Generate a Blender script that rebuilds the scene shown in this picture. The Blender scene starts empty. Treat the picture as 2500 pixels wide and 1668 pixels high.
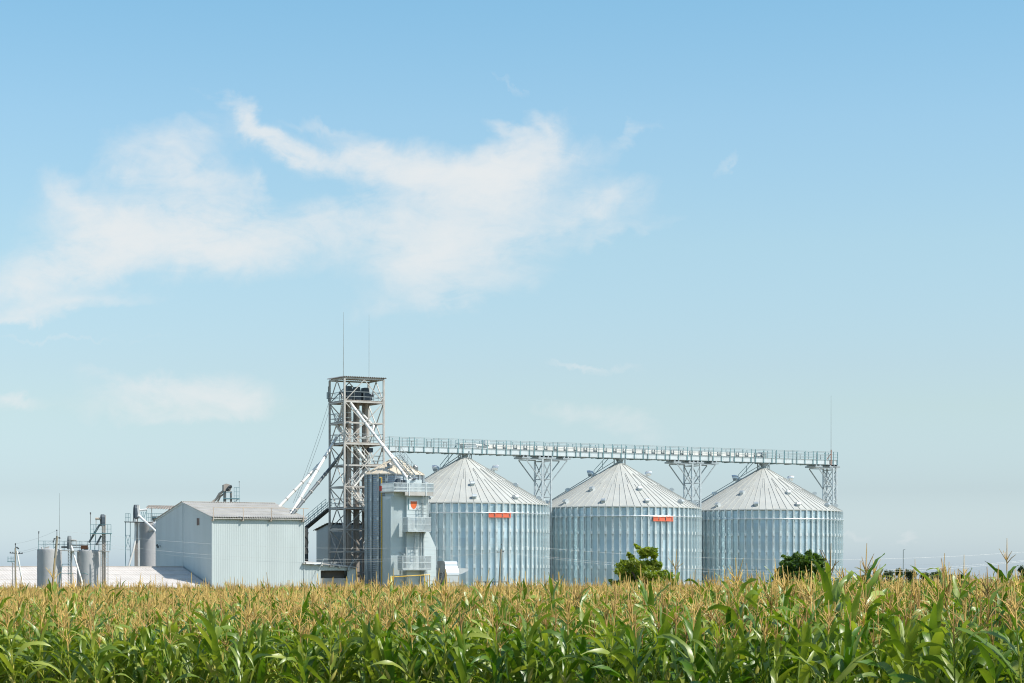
import bpy, math, random
import numpy as np
from mathutils import Vector, Matrix

random.seed(7)
rng = np.random.default_rng(7)
SC = bpy.context.scene
COL = SC.collection
R = math.radians
F = 5400.0            # focal length in photograph pixels (2500 wide)
CAMH = 3.7
HOR = 1395.0

# ------------------------------------------------------------------ helpers
def P(px, py, Z):
    return Vector(((px - 1250.0) * Z / F, Z, CAMH - (py - HOR) * Z / F))

def zat(py, Z):
    return CAMH - (py - HOR) * Z / F

class Frame:
    """local (u,v,z): u along the row of silos, v to the back"""
    def __init__(self, ox, oy, deg=28.0, oz=0.0):
        a = R(deg)
        self.o = Vector((ox, oy, oz)); self.c = math.cos(a); self.s = math.sin(a)
    def __call__(self, u, v=0.0, z=0.0):
        return Vector((self.o.x + self.c * u - self.s * v, self.o.y + self.s * u + self.c * v, self.o.z + z))
    def u_at(self, px, v=0.0):
        k = (px - 1250.0) / F
        bx = self.o.x - self.s * v; by = self.o.y + self.c * v
        return (k * by - bx) / (self.c - k * self.s)
    def v_at(self, px, u=0.0):
        k = (px - 1250.0) / F
        bx = self.o.x + self.c * u; by = self.o.y + self.s * u
        return (k * by - bx) / (-self.s - k * self.c)
    def z_at(self, py, u, v=0.0):
        p = self(u, v); return zat(py, p.y)

ID = Frame(0, 0, 0)

class MB:
    def __init__(self, T=None):
        self.v = []; self.f = []; self.T = T or (lambda u, v, z: Vector((u, v, z)))
        self.col = []
    def add(self, pts, faces):
        b = len(self.v); self.v += [tuple(p) for p in pts]
        self.f += [tuple(i + b for i in f) for f in faces]
    def L(self, pts, faces):
        self.add([self.T(*p) for p in pts], faces)
    def box(self, u0, u1, v0, v1, z0, z1):
        self.L([(u0, v0, z0), (u1, v0, z0), (u1, v1, z0), (u0, v1, z0), (u0, v0, z1), (u1, v0, z1), (u1, v1, z1), (u0, v1, z1)],
               [(0, 3, 2, 1), (4, 5, 6, 7), (0, 1, 5, 4), (1, 2, 6, 5), (2, 3, 7, 6), (3, 0, 4, 7)])
        return self
    def prism(self, poly, fn):
        """poly: list of 2-D points; fn(p, s) -> local (u,v,z) for side s in (0,1)"""
        n = len(poly)
        pts = [fn(p, 0) for p in poly] + [fn(p, 1) for p in poly]
        self.L(pts, [tuple(range(n - 1, -1, -1)), tuple(range(n, 2 * n))] + [(i, (i + 1) % n, n + (i + 1) % n, n + i) for i in range(n)])
        return self
    def bar(self, a, b, w=.1, h=None, loc=True):
        a = self.T(*a) if loc else Vector(a); b = self.T(*b) if loc else Vector(b)
        h = h or w; d = (b - a)
        if d.length < 1e-6: return self
        d.normalize()
        up = Vector((0, 0, 1)) if abs(d.z) < .95 else Vector((0, 1, 0))
        x = d.cross(up).normalized() * (w / 2); y = x.cross(d).normalized() * (h / 2)
        pts = [p + s * x + t * y for p in (a, b) for s, t in ((-1, -1), (1, -1), (1, 1), (-1, 1))]
        self.add(pts, [(0, 1, 2, 3), (7, 6, 5, 4), (0, 4, 5, 1), (1, 5, 6, 2), (2, 6, 7, 3), (3, 7, 4, 0)])
        return self
    def tube(self, pts, r, n=8, loc=True, caps=True):
        pts = [self.T(*p) if loc else Vector(p) for p in pts]
        rs = r if isinstance(r, (list, tuple)) else [r] * len(pts)
        b = len(self.v); m = len(pts); out = []
        prev = None
        for i, p in enumerate(pts):
            d = (pts[min(i + 1, m - 1)] - pts[max(i - 1, 0)]).normalized()
            if prev is None:
                up = Vector((0, 0, 1)) if abs(d.z) < .9 else Vector((1, 0, 0))
                x = d.cross(up).normalized()
            else:
                x = (prev - d * prev.dot(d)).normalized()
            prev = x; y = d.cross(x)
            for k in range(n):
                a = 2 * math.pi * k / n
                out.append(p + (x * math.cos(a) + y * math.sin(a)) * rs[i])
        fs = []
        for i in range(m - 1):
            for k in range(n):
                k2 = (k + 1) % n
                fs.append((i * n + k, i * n + k2, (i + 1) * n + k2, (i + 1) * n + k))
        if caps:
            fs.append(tuple(range(n - 1, -1, -1))); fs.append(tuple((m - 1) * n + k for k in range(n)))
        self.v += [tuple(q) for q in out]; self.f += [tuple(i + b for i in f) for f in fs]
        return self
    def lathe(self, prof, c, n=24):
        """prof: list of (r,z) about local centre c=(u,v)"""
        b = []
        for r, z in prof:
            for k in range(n):
                a = 2 * math.pi * k / n
                b.append((c[0] + r * math.cos(a), c[1] + r * math.sin(a), z))
        fs = []
        for i in range(len(prof) - 1):
            for k in range(n):
                k2 = (k + 1) % n
                fs.append((i * n + k, i * n + k2, (i + 1) * n + k2, (i + 1) * n + k))
        self.L(b, fs); return self
    def build(self, name, m, parent=None, smooth=False, base=None):
        me = bpy.data.meshes.new(name)
        root = parent
        while root is not None and root.parent is not None: root = root.parent
        off = root.location.copy() if root is not None else (Vector(base) if base is not None else Vector((0, 0, 0)))
        me.from_pydata([(x - off.x, y - off.y, z - off.z) for x, y, z in self.v], [], self.f)
        me.update()
        if smooth:
            me.shade_smooth()
            if smooth != 'full':
                try: me.set_sharp_from_angle(angle=R(40))
                except Exception: pass
        me.materials.append(m)
        o = bpy.data.objects.new(name, me); COL.objects.link(o)
        if parent is not None: o.parent = parent
        elif base is not None: o.location = off
        return o

def tag(o, label=None, cat=None, group=None, kind=None):
    if label: o['label'] = label
    if cat: o['category'] = cat
    if group: o['group'] = group
    if kind: o['kind'] = kind
    return o

def thing(name, loc, label, cat, group=None):
    o = bpy.data.objects.new(name, None); o.empty_display_size = .3
    o.location = loc; COL.objects.link(o)
    return tag(o, label, cat, group)

def copy_tree(o, parent=None):
    c = o.copy(); COL.objects.link(c)
    if parent is not None: c.parent = parent
    for ch in list(o.children): copy_tree(ch, c)
    return c

# ------------------------------------------------------------------ materials
def mat(name, col, rough=.6, metal=0.0, var=.12, scale=1.2, stain=None, stain_amt=0.0, streak=False, bump=0.0, attr=None, attr_amt=.3, spec=.5, rvar=0.0):
    m = bpy.data.materials.new(name); m.use_nodes = True
    nt = m.node_tree; N = nt.nodes; Lk = nt.links
    b = N['Principled BSDF']
    tc = N.new('ShaderNodeTexCoord')
    mp = N.new('ShaderNodeMapping'); Lk.new(tc.outputs['Object'], mp.inputs[0])
    mp.inputs['Scale'].default_value = (1, 1, .18) if streak else (1, 1, 1)
    no = N.new('ShaderNodeTexNoise'); no.inputs['Scale'].default_value = scale; no.inputs['Detail'].default_value = 6
    Lk.new(mp.outputs[0], no.inputs['Vector'])
    rp = N.new('ShaderNodeMapRange'); rp.inputs['From Min'].default_value = .3; rp.inputs['From Max'].default_value = .7
    rp.inputs['To Min'].default_value = 1 - var; rp.inputs['To Max'].default_value = 1 + var
    Lk.new(no.outputs['Fac'], rp.inputs['Value'])
    mx = N.new('ShaderNodeMix'); mx.data_type = 'RGBA'; mx.blend_type = 'MULTIPLY'; mx.inputs[0].default_value = 1
    mx.inputs[6].default_value = (*col, 1)
    Lk.new(rp.outputs[0], mx.inputs[7])
    out = mx.outputs[2]
    if stain:
        n2 = N.new('ShaderNodeTexNoise'); n2.inputs['Scale'].default_value = scale * 1.7; n2.inputs['Detail'].default_value = 8
        Lk.new(mp.outputs[0], n2.inputs['Vector'])
        r2 = N.new('ShaderNodeMapRange'); r2.inputs['From Min'].default_value = .52; r2.inputs['From Max'].default_value = .72
        r2.inputs['To Max'].default_value = stain_amt
        Lk.new(n2.outputs['Fac'], r2.inputs['Value'])
        m2 = N.new('ShaderNodeMix'); m2.data_type = 'RGBA'
        Lk.new(r2.outputs[0], m2.inputs[0]); Lk.new(out, m2.inputs[6]); m2.inputs[7].default_value = (*stain, 1)
        out = m2.outputs[2]
    if attr:
        at = N.new('ShaderNodeAttribute'); at.attribute_name = attr
        r3 = N.new('ShaderNodeMapRange'); r3.inputs['To Min'].default_value = 1 - attr_amt; r3.inputs['To Max'].default_value = 1 + attr_amt * .6
        Lk.new(at.outputs['Fac'], r3.inputs['Value'])
        m3 = N.new('ShaderNodeMix'); m3.data_type = 'RGBA'; m3.blend_type = 'MULTIPLY'; m3.inputs[0].default_value = 1
        Lk.new(out, m3.inputs[6]); Lk.new(r3.outputs[0], m3.inputs[7]); out = m3.outputs[2]
        if rvar:
            r4 = N.new('ShaderNodeMapRange'); r4.inputs['To Min'].default_value = rough - rvar; r4.inputs['To Max'].default_value = rough + rvar
            Lk.new(at.outputs['Fac'], r4.inputs['Value']); Lk.new(r4.outputs[0], b.inputs['Roughness'])
    Lk.new(out, b.inputs['Base Color'])
    if not (attr and rvar): b.inputs['Roughness'].default_value = rough
    b.inputs['Metallic'].default_value = metal
    b.inputs['Specular IOR Level'].default_value = spec
    if bump:
        bp = N.new('ShaderNodeBump'); bp.inputs['Strength'].default_value = bump; bp.inputs['Distance'].default_value = .02
        n5 = N.new('ShaderNodeTexNoise'); n5.inputs['Scale'].default_value = scale * 5; n5.inputs['Detail'].default_value = 6
        Lk.new(tc.outputs['Object'], n5.inputs['Vector'])
        Lk.new(n5.outputs['Fac'], bp.inputs['Height']); Lk.new(bp.outputs[0], b.inputs['Normal'])
    return m

M = {}
M['bin_wall'] = mat('bin_wall', (.40, .46, .50), .42, .75, .10, .6, attr='panel', attr_amt=.3, rvar=.08)  # silo zinc made darker: shade on the bin is put into the colour
M['bin_roof'] = mat('bin_roof', (.66, .58, .46), .6, .05, .06, .8)
M['zinc_wall'] = mat('zinc_wall', (.58, .71, .75), .33, .78, .03, .6, attr='panel', attr_amt=.12, rvar=.05)
M['zinc'] = mat('zinc', (.60, .64, .65), .45, .6, .12, 2.0)
M['post_zinc'] = mat('post_zinc', (.74, .80, .80), .45, .35, .12, 2.0)
M['zinc_grey'] = mat('zinc_grey', (.40, .44, .45), .5, .4, .15, 1.5)
M['zinc_bright'] = mat('zinc_bright', (.78, .80, .80), .35, .6, .08, 1.5)
M['zinc_roof'] = mat('zinc_roof', (.47, .475, .44), .6, .0, .06, .8, stain=(.52, .47, .39), stain_amt=.3)
M['sheet'] = mat('sheet', (.545, .605, .60), .5, .05, .06, .5, stain=(.44, .49, .48), stain_amt=.35, streak=True)
M['sheet_grey'] = mat('sheet_grey', (.42, .46, .48), .45, .35, .12, .6, stain=(.30, .30, .29), stain_amt=.4, streak=True)
M['dryer'] = mat('dryer', (.60, .67, .675), .45, .08, .06, .6, streak=True)
M['dryer_side'] = M['dryer']
M['asbestos'] = mat('asbestos', (.49, .47, .43), .9, 0, .12, .7, stain=(.42, .38, .34), stain_amt=.5, bump=.3)
M['asbestos_low'] = mat('asbestos_low', (.60, .555, .51), .9, 0, .09, .5, stain=(.38, .35, .32), stain_amt=.4, bump=.3)
M['steel'] = mat('steel', (.50, .48, .445), .6, .15, .18, 1.0, stain=(.30, .20, .14), stain_amt=.22)
M['steel_dark'] = mat('steel_dark', (.10, .11, .11), .6, .2, .2, 1.5, stain=(.16, .09, .05), stain_amt=.5)
M['teal'] = mat('teal', (.18, .33, .35), .5, .25, .12, 1.0)
M['rail'] = mat('rail', (.36, .40, .40), .5, .3, .15, 1.0)
M['casing'] = mat('casing', (.39, .345, .30), .65, .1, .22, .8, stain=(.18, .14, .11), stain_amt=.6, streak=True)
M['head'] = mat('head', (.055, .075, .095), .5, .2, .15, 1.5)
M['pipe'] = mat('pipe', (.86, .84, .79), .45, .0, .1, .7, stain=(.50, .42, .33), stain_amt=.3)
M['pipe_dark'] = mat('pipe_dark', (.16, .18, .19), .5, .3, .15, 1.0)
M['pipe_tan'] = mat('pipe_tan', (.55, .45, .36), .7, 0, .15, 1.0)
M['concrete'] = mat('concrete', (.50, .495, .49), .9, 0, .16, .9, stain=(.40, .40, .41), stain_amt=.5, streak=True, bump=.8)
M['white'] = mat('white', (.84, .84, .83), .5, 0, .05, 1)
M['orange'] = mat('orange', (.80, .16, .045), .5, 0, .05, 2)
M['red'] = mat('red', (.76, .165, .085), .5, 0, .08, 1.5)
M['redbox'] = mat('redbox', (.50, .05, .03), .5, 0, .1, 1.5)
M['yellow'] = mat('yellow', (.72, .45, .05), .5, 0, .12, 1.5, stain=(.40, .20, .05), stain_amt=.5)
M['window'] = mat('window', (.03, .02, .025), .3, 0, .1, 1)
M['door'] = mat('door', (.16, .14, .12), .8, 0, .15, 1)
M['pole'] = mat('pole', (.33, .29, .22), .85, 0, .15, 2.5, streak=True)
M['insul'] = mat('insul', (.03, .03, .032), .3, 0, .1, 1)
M['wire'] = mat('wire', (.50, .52, .52), .5, .3, .05, 1)
M['cable'] = mat('cable', (.12, .12, .12), .7, 0, .05, 1)
M['bark'] = mat('bark', (.13, .10, .075), .9, 0, .2, 5)
M['duct'] = mat('duct', (.60, .63, .64), .35, .3, .05, 1)
M['grille'] = mat('grille', (.28, .29, .29), .35, .7, .15, 2)
M['rust'] = mat('rust', (.25, .10, .05), .8, 0, .2, 3)
M['soil'] = mat('soil', (.15, .13, .06), .95, 0, .25, .4, stain=(.10, .10, .04), stain_amt=.7, bump=.6)

def leafmat(name, col, col2, trans=.35, rough=.45, tint='tint', spec=.5):
    m = bpy.data.materials.new(name); m.use_nodes = True
    nt = m.node_tree; N = nt.nodes; Lk = nt.links
    b = N['Principled BSDF']; out = N['Material Output']
    at = N.new('ShaderNodeAttribute'); at.attribute_name = tint
    oi = N.new('ShaderNodeObjectInfo')
    ad = N.new('ShaderNodeMath'); ad.operation = 'ADD'
    sc = N.new('ShaderNodeMath'); sc.operation = 'MULTIPLY_ADD'; sc.inputs[1].default_value = .5; sc.inputs[2].default_value = -.25
    Lk.new(oi.outputs['Random'], sc.inputs[0]); Lk.new(sc.outputs[0], ad.inputs[0]); Lk.new(at.outputs['Fac'], ad.inputs[1])
    tc = N.new('ShaderNodeTexCoord'); no = N.new('ShaderNodeTexNoise'); no.inputs['Scale'].default_value = 3.0; no.inputs['Detail'].default_value = 3
    Lk.new(tc.outputs['Object'], no.inputs['Vector'])
    a2 = N.new('ShaderNodeMath'); a2.operation = 'MULTIPLY_ADD'; a2.inputs[1].default_value = .6; a2.inputs[2].default_value = -.3
    Lk.new(no.outputs['Fac'], a2.inputs[0])
    a3 = N.new('ShaderNodeMath'); a3.operation = 'ADD'; a3.use_clamp = True
    Lk.new(ad.outputs[0], a3.inputs[0]); Lk.new(a2.outputs[0], a3.inputs[1])
    mx = N.new('ShaderNodeMix'); mx.data_type = 'RGBA'; Lk.new(a3.outputs[0], mx.inputs[0])
    mx.inputs[6].default_value = (*col, 1); mx.inputs[7].default_value = (*col2, 1)
    Lk.new(mx.outputs[2], b.inputs['Base Color']); b.inputs['Roughness'].default_value = rough
    b.inputs['Specular IOR Level'].default_value = spec
    if trans > 0:
        tr = N.new('ShaderNodeBsdfTranslucent')
        hs = N.new('ShaderNodeMix'); hs.data_type = 'RGBA'; hs.blend_type = 'MULTIPLY'; hs.inputs[0].default_value = 1
        Lk.new(mx.outputs[2], hs.inputs[6]); hs.inputs[7].default_value = (1.9, 2.0, .55, 1)
        Lk.new(hs.outputs[2], tr.inputs['Color'])
        ms = N.new('ShaderNodeMixShader'); ms.inputs[0].default_value = trans
        Lk.new(b.outputs[0], ms.inputs[1]); Lk.new(tr.outputs[0], ms.inputs[2]); Lk.new(ms.outputs[0], out.inputs['Surface'])
    return m

M['leaf'] = leafmat('corn_leaf', (.066, .160, .007), (.34, .39, .070), .25, .38, spec=.6)
M['stalk'] = leafmat('corn_stalk', (.26, .32, .03), (.50, .48, .08), .12, .5)
M['tassel'] = leafmat('corn_tassel', (.44, .27, .09), (.80, .58, .205), .22, .7)
M['ear'] = leafmat('corn_ear', (.34, .36, .06), (.60, .50, .14), .15, .6)
M['tree_light'] = leafmat('tree_leaf_light', (.12, .195, .017), (.32, .355, .055), .45, .5)
M['tree_dark'] = leafmat('tree_leaf_dark', (.056, .118, .018), (.14, .205, .03), .35, .45)
M['tree_far'] = leafmat('tree_leaf_far', (.05, .085, .035), (.10, .135, .05), .2, .6)

# ------------------------------------------------------------------ world
def build_world():
    w = bpy.data.worlds.new("World"); SC.world = w; w.use_nodes = True
    nt = w.node_tree; N = nt.nodes; Lk = nt.links
    bg = N['Background']
    sky = N.new('ShaderNodeTexSky'); sky.sky_type = 'NISHITA'; sky.sun_disc = False
    sky.sun_elevation = R(49.9); sky.sun_rotation = R(110)
    def m(op, a, b=None, c=None, clamp=False):
        n = N.new('ShaderNodeMath'); n.operation = op; n.use_clamp = clamp
        for i, x in enumerate((a, b, c)):
            if x is None: continue
            if isinstance(x, (int, float)): n.inputs[i].default_value = x
            else: Lk.new(x, n.inputs[i])
        return n.outputs[0]
    tc = N.new('ShaderNodeTexCoord'); sp = N.new('ShaderNodeSeparateXYZ'); Lk.new(tc.outputs['Generated'], sp.inputs[0])
    dx, dy, dz = sp.outputs
    # tint of the low sky by elevation (summer haze near the ground, deeper blue above)
    rp = N.new('ShaderNodeValToRGB'); Lk.new(m('MULTIPLY', dz, 2.0, clamp=True), rp.inputs[0])
    el = rp.color_ramp.elements
    def sin_el(py): t = (HOR - py) / F; return t / math.sqrt(1 + t * t)
    stops = [(0.0, (1.12, 1.39, 1.93)), (sin_el(1350), (1.08, 1.33, 1.80)), (sin_el(1200), (.834, .97, 1.23)), (sin_el(1000), (.90, .97, 1.02)), (sin_el(900), (.924, .98, 1.01)),
             (sin_el(600), (1.0, 1.10, 1.045)), (sin_el(300), (.97, 1.16, 1.12)), (sin_el(10), (.86, 1.17, 1.15)), (.42, (.9, 1.08, 1.1))]
    while len(el) < len(stops): el.new(.5)
    for e, (p, c) in zip(el, stops):
        e.position = min(1, p * 2.0); e.color = (c[0] / 2.2, c[1] / 2.2, c[2] / 2.2, 1)
    mul = N.new('ShaderNodeMix'); mul.data_type = 'RGBA'; mul.blend_type = 'MULTIPLY'; mul.inputs[0].default_value = 1
    Lk.new(sky.outputs[0], mul.inputs[6]); Lk.new(rp.outputs[0], mul.inputs[7])
    sc2 = N.new('ShaderNodeVectorMath'); sc2.operation = 'SCALE'; Lk.new(mul.outputs[2], sc2.inputs[0]); sc2.inputs['Scale'].default_value = 2.2
    # thin high clouds, by direction
    dyc = m('MAXIMUM', dy, .02)
    X = m('MULTIPLY', m('DIVIDE', dx, dyc), 5.4)
    Y = m('MULTIPLY', m('DIVIDE', dz, dyc), 5.4)
    cx = N.new('ShaderNodeCombineXYZ'); Lk.new(X, cx.inputs[0]); Lk.new(Y, cx.inputs[1])
    def noise(scale, sx, sy, rot, detail, dist, rough=.55, off=0):
        mp = N.new('ShaderNodeMapping'); Lk.new(cx.outputs[0], mp.inputs[0])
        mp.inputs['Scale'].default_value = (sx, sy, 1); mp.inputs['Rotation'].default_value = (0, 0, R(rot)); mp.inputs['Location'].default_value = (off, off * .7, off)
        n = N.new('ShaderNodeTexNoise'); n.inputs['Scale'].default_value = scale; n.inputs['Detail'].default_value = detail
        n.inputs['Distortion'].default_value = dist; n.inputs['Roughness'].default_value = rough
        Lk.new(mp.outputs[0], n.inputs['Vector']); return n.outputs['Fac']
    n1 = noise(3.2, 1, 1.5, -12, 9, .6, .56, 3.1)
    n2 = noise(6.0, .75, 1.7, 28, 9, 1.0, .62, 1.7)
    n3 = noise(2.2, 1, 1, 0, 3, .3, .5, 8.3)
    n4 = noise(2.6, 1, 1, 0, 3, .3, .5, 5.3)
    n5 = noise(15.0, .8, 1.5, 35, 9, 1.4, .65, 4.4)
    # warp the blob coordinates
    Xw = m('ADD', X, m('MULTIPLY', m('SUBTRACT', n3, .5), .14)); Yw = m('ADD', Y, m('MULTIPLY', m('SUBTRACT', n4, .5), .11))
    blobs = [  # px, py, rx, ry, rotation, amount
        (404, 352, 105, 48, 8, .62), (323, 425, 45, 30, 0, .5), (453, 425, 80, 60, 0, .7), (558, 462, 80, 50, -30, .62), (645, 452, 18, 24, 30, .5),
        (380, 572, 200, 62, 0, 1.15), (242, 546, 90, 55, 0, .75), (517, 556, 140, 55, 4, .85), (566, 632, 130, 38, 0, .45), (170, 497, 65, 30, -35, .55),
        (202, 635, 160, 40, 6, .85), (80, 683, 135, 30, 8, .85), (97, 746, 120, 24, 10, .65), (40, 782, 80, 13, 6, .45), (267, 732, 130, 16, 4, .28),
        (727, 588, 150, 42, 8, .68), (808, 532, 110, 36, 14, .55), (566, 271, 75, 17, -32, .75), (639, 326, 75, 20, -28, .72), (776, 316, 70, 11, -14, .35), (720, 362, 70, 14, -22, .5),
        (808, 386, 95, 20, -14, .72), (913, 396, 115, 36, -10, .85), (1035, 436, 150, 48, -10, 1.05), (1172, 470, 150, 55, 0, 1.0), (1261, 430, 110, 45, 10, .85), (1326, 386, 90, 40, 8, .8),
        (1261, 330, 65, 15, -24, .6), (1340, 330, 50, 13, -40, .5), (1372, 352, 42, 34, 20, .5), (970, 556, 115, 42, -8, .55), (1091, 570, 170, 55, 6, .75), (1011, 667, 110, 52, -12, .6), (1132, 637, 150, 52, 8, .62),
        (1019, 742, 110, 30, 6, .42), (1213, 698, 110, 30, 10, .34), (1374, 536, 120, 38, 20, .55), (1479, 512, 90, 32, 26, .55), (1500, 566, 115, 15, 20, .34), (1536, 352, 52, 16, 38, .42), (1548, 322, 20, 8, -60, .35), (1770, 398, 40, 11, 55, .24),
        (420, 966, 180, 36, 2, .80), (323, 926, 110, 18, -4, .45), (614, 972, 60, 36, 0, .55), (485, 1014, 110, 12, 2, .4), (32, 991, 50, 16, 0, .6),
        (1512, 1031, 95, 36, -12, .34), (1415, 995, 90, 18, -10, .24), (1455, 882, 95, 8, -5, .34), (1270, 210, 55, 7, -45, .22), (2205, 1322, 28, 8, 0, .40), (2080, 1298, 55, 7, 0, .26), (180, 832, 200, 6, 3, .20),
    ]
    n6 = noise(9.0, 1, 1, 0, 5, .5, .6, 6.6); n7 = noise(9.0, 1, 1, 0, 5, .5, .6, 2.2)
    Xw = m('ADD', Xw, m('MULTIPLY', m('SUBTRACT', n6, .5), .15)); Yw = m('ADD', Yw, m('MULTIPLY', m('SUBTRACT', n7, .5), .11))
    tot = None
    for px, py, rx, ry, rot, amt in blobs:
        bx, by = (px - 1250) / 1000, (HOR - py) / 1000
        ca, sa = math.cos(R(rot)), math.sin(R(rot))
        ex = m('SUBTRACT', Xw, bx); ey = m('SUBTRACT', Yw, by)
        u = m('MULTIPLY', m('MULTIPLY_ADD', ex, ca, m('MULTIPLY', ey, sa)), 1000 / (rx * 1.1))
        v = m('MULTIPLY', m('MULTIPLY_ADD', ex, -sa, m('MULTIPLY', ey, ca)), 1000 / (ry * 1.15))
        d = m('ADD', m('MULTIPLY', u, u), m('MULTIPLY', v, v))
        g = m('MULTIPLY', m('POWER', 2.718, m('MULTIPLY', d, -1.0)), amt)
        tot = g if tot is None else m('ADD', tot, g)
    tex = m('ADD', m('MULTIPLY', n1, .72), m('MULTIPLY', n2, .48))         # about .6 mean
    tex = m('ADD', tex, m('MULTIPLY', m('SUBTRACT', n5, .5), .30))
    dens = m('MAXIMUM', m('SUBTRACT', m('MULTIPLY', tot, m('MULTIPLY_ADD', tex, 5.6, -2.0)), .09), 0.0)
    alpha = m('MULTIPLY', m('SUBTRACT', 1.0, m('POWER', 2.718, m('MULTIPLY', dens, -.78))), .95)
    ahead = m('MULTIPLY', alpha, m('GREATER_THAN', dy, .05))
    cm = N.new('ShaderNodeMix'); cm.data_type = 'RGBA'; Lk.new(ahead, cm.inputs[0]); Lk.new(sc2.outputs[0], cm.inputs[6])
    S = .15
    cm.inputs[7].default_value = (.83 / S, .85 / S, .855 / S, 1)
    Lk.new(cm.outputs[2], bg.inputs[0]); bg.inputs[1].default_value = S
build_world()

sun = bpy.data.lights.new('sun', 'SUN'); so = bpy.data.objects.new('sun', sun); COL.objects.link(so)
sun.energy = 5.0; sun.angle = R(.53); sun.color = (1, .95, .87)
so.rotation_euler = Vector((1.264, -.461, 1.6)).to_track_quat('Z', 'Y').to_euler()
so.location = (60, -20, 80)

cam = bpy.data.cameras.new('camera'); co = bpy.data.objects.new('camera', cam); COL.objects.link(co)
co.location = (0, 0, CAMH); co.rotation_euler = (R(90), 0, 0)
cam.sensor_width = 36; cam.lens = F / 2500 * 36; cam.shift_y = (HOR - 834) / 2500
cam.clip_start = .5; cam.clip_end = 20000
cam.dof.use_dof = True; cam.dof.focus_distance = 190; cam.dof.aperture_fstop = 10.0
SC.camera = co
SC.view_settings.view_transform = 'Standard'; SC.view_settings.look = 'None'
SC.cycles.use_denoising = True; SC.cycles.filter_width = 1.1
SC.view_settings.exposure = 0; SC.view_settings.gamma = 1

# ------------------------------------------------------------------ ground
def sstep(a, b, x):
    t = np.clip((np.asarray(x, float) - a) / (b - a), 0, 1); return t * t * (3 - 2 * t)
def gz(x, y):
    return (.46 + .20 * sstep(-9, 0, x) + .36 * sstep(-1, 9, x)) * (1 - sstep(44, 125, y)) * sstep(-30, 12, y) * (1 - sstep(60, 200, np.abs(x)))
def make_ground():
    xs = np.concatenate([np.linspace(-6000, -80, 10), np.linspace(-70, 80, 76), np.linspace(90, 6000, 10)])
    ys = np.concatenate([np.linspace(-400, -20, 5), np.linspace(-14, 270, 96), np.linspace(300, 2300, 26), np.linspace(2600, 9000, 8)])
    XX, YY = np.meshgrid(xs, ys); ZZ = gz(XX, YY) - 27 * sstep(320, 2200, YY)
    v = np.stack([XX, YY, ZZ], -1).reshape(-1, 3); nx = len(xs); f = []
    for j in range(len(ys) - 1):
        for i in range(nx - 1):
            a = j * nx + i; f.append((a, a + 1, a + nx + 1, a + nx))
    mb = MB(); mb.v = [tuple(p) for p in v]; mb.f = f
    tag(mb.build('ground', M['soil'], smooth='full'), kind='structure')
make_ground()

# ------------------------------------------------------------------ the big silos
ROWDEG = 28.0
SZ = 245.5
SILO_R = 8.85
def silo_center(k): return (-5.05 + 17.0 * (k - 0), 236.5 + 9.03 * k)
GAL = Frame(-5.05, 236.5, ROWDEG)      # gallery axis: through the silo tops
EAVE, APEX = 10.75, 15.55
SPLICE = [9.68, 7.85, 6.0, 4.15, 2.3]
NP = 72

def silo_wall_mesh(Rr, h, n, pitch, parent, name='wall', depth=.016):
    segs = n * 4; rings = int(h / (pitch / 4)) + 1
    a = np.arange(segs) * 2 * np.pi / segs
    z = np.linspace(0, h, rings)
    rad = Rr + depth * np.sin(2 * np.pi * z / pitch)
    pb = np.random.default_rng(12)
    bul = np.repeat(pb.uniform(-.018, .028, n), 4) * np.tile([0, .75, 1, .75], n) + np.tile([0, 1, 0, -1], n) * np.repeat(pb.uniform(-.006, .006, n), 4)
    rad = rad[:, None] + np.roll(bul, 2)[None]          # sheets bow a little between the posts
    V = np.stack([rad * np.cos(a)[None], rad * np.sin(a)[None], np.repeat(z[:, None], segs, 1)], -1).reshape(-1, 3)
    i = np.arange(rings - 1)[:, None] * segs; k = np.arange(segs)[None]; k2 = (k + 1) % segs
    Fq = np.stack([i + k, i + k2, i + segs + k2, i + segs + k], -1).reshape(-1, 4)
    me = bpy.data.meshes.new(name)
    me.from_pydata(V.tolist(), [], Fq.tolist()); me.update(); me.shade_smooth()
    at = me.attributes.new('panel', 'FLOAT', 'FACE')
    pr = np.random.default_rng(3)
    zi = ((z[:-1] + .15) / 1.03).astype(int); pi_ = np.arange(segs) // 4     # sheets two panels wide, staggered
    tab = pr.random((40, NP + 2)) * .7 + .15
    pan = tab[np.repeat(zi[:, None], segs, 1), ((np.arange(segs)[None] + 2 + 4 * (zi[:, None] % 2)) // 8) % (n // 2)]
    at.data.foreach_set('value', pan.reshape(-1).astype(np.float32))
    me.materials.append(M['zinc_wall'])
    o = bpy.data.objects.new(name, me); COL.objects.link(o); o.parent = parent
    return o

def polar(cx, cy, r, az, z):
    """az: degrees, 0 towards the camera (-Y), positive to the right (+X)"""
    a = R(az); return Vector((cx + r * math.sin(a), cy - r * math.cos(a), z))

def cone_z(r, Rr, e, ap, r0): return e + (ap - e) * (Rr - r) / (Rr - r0)

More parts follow.
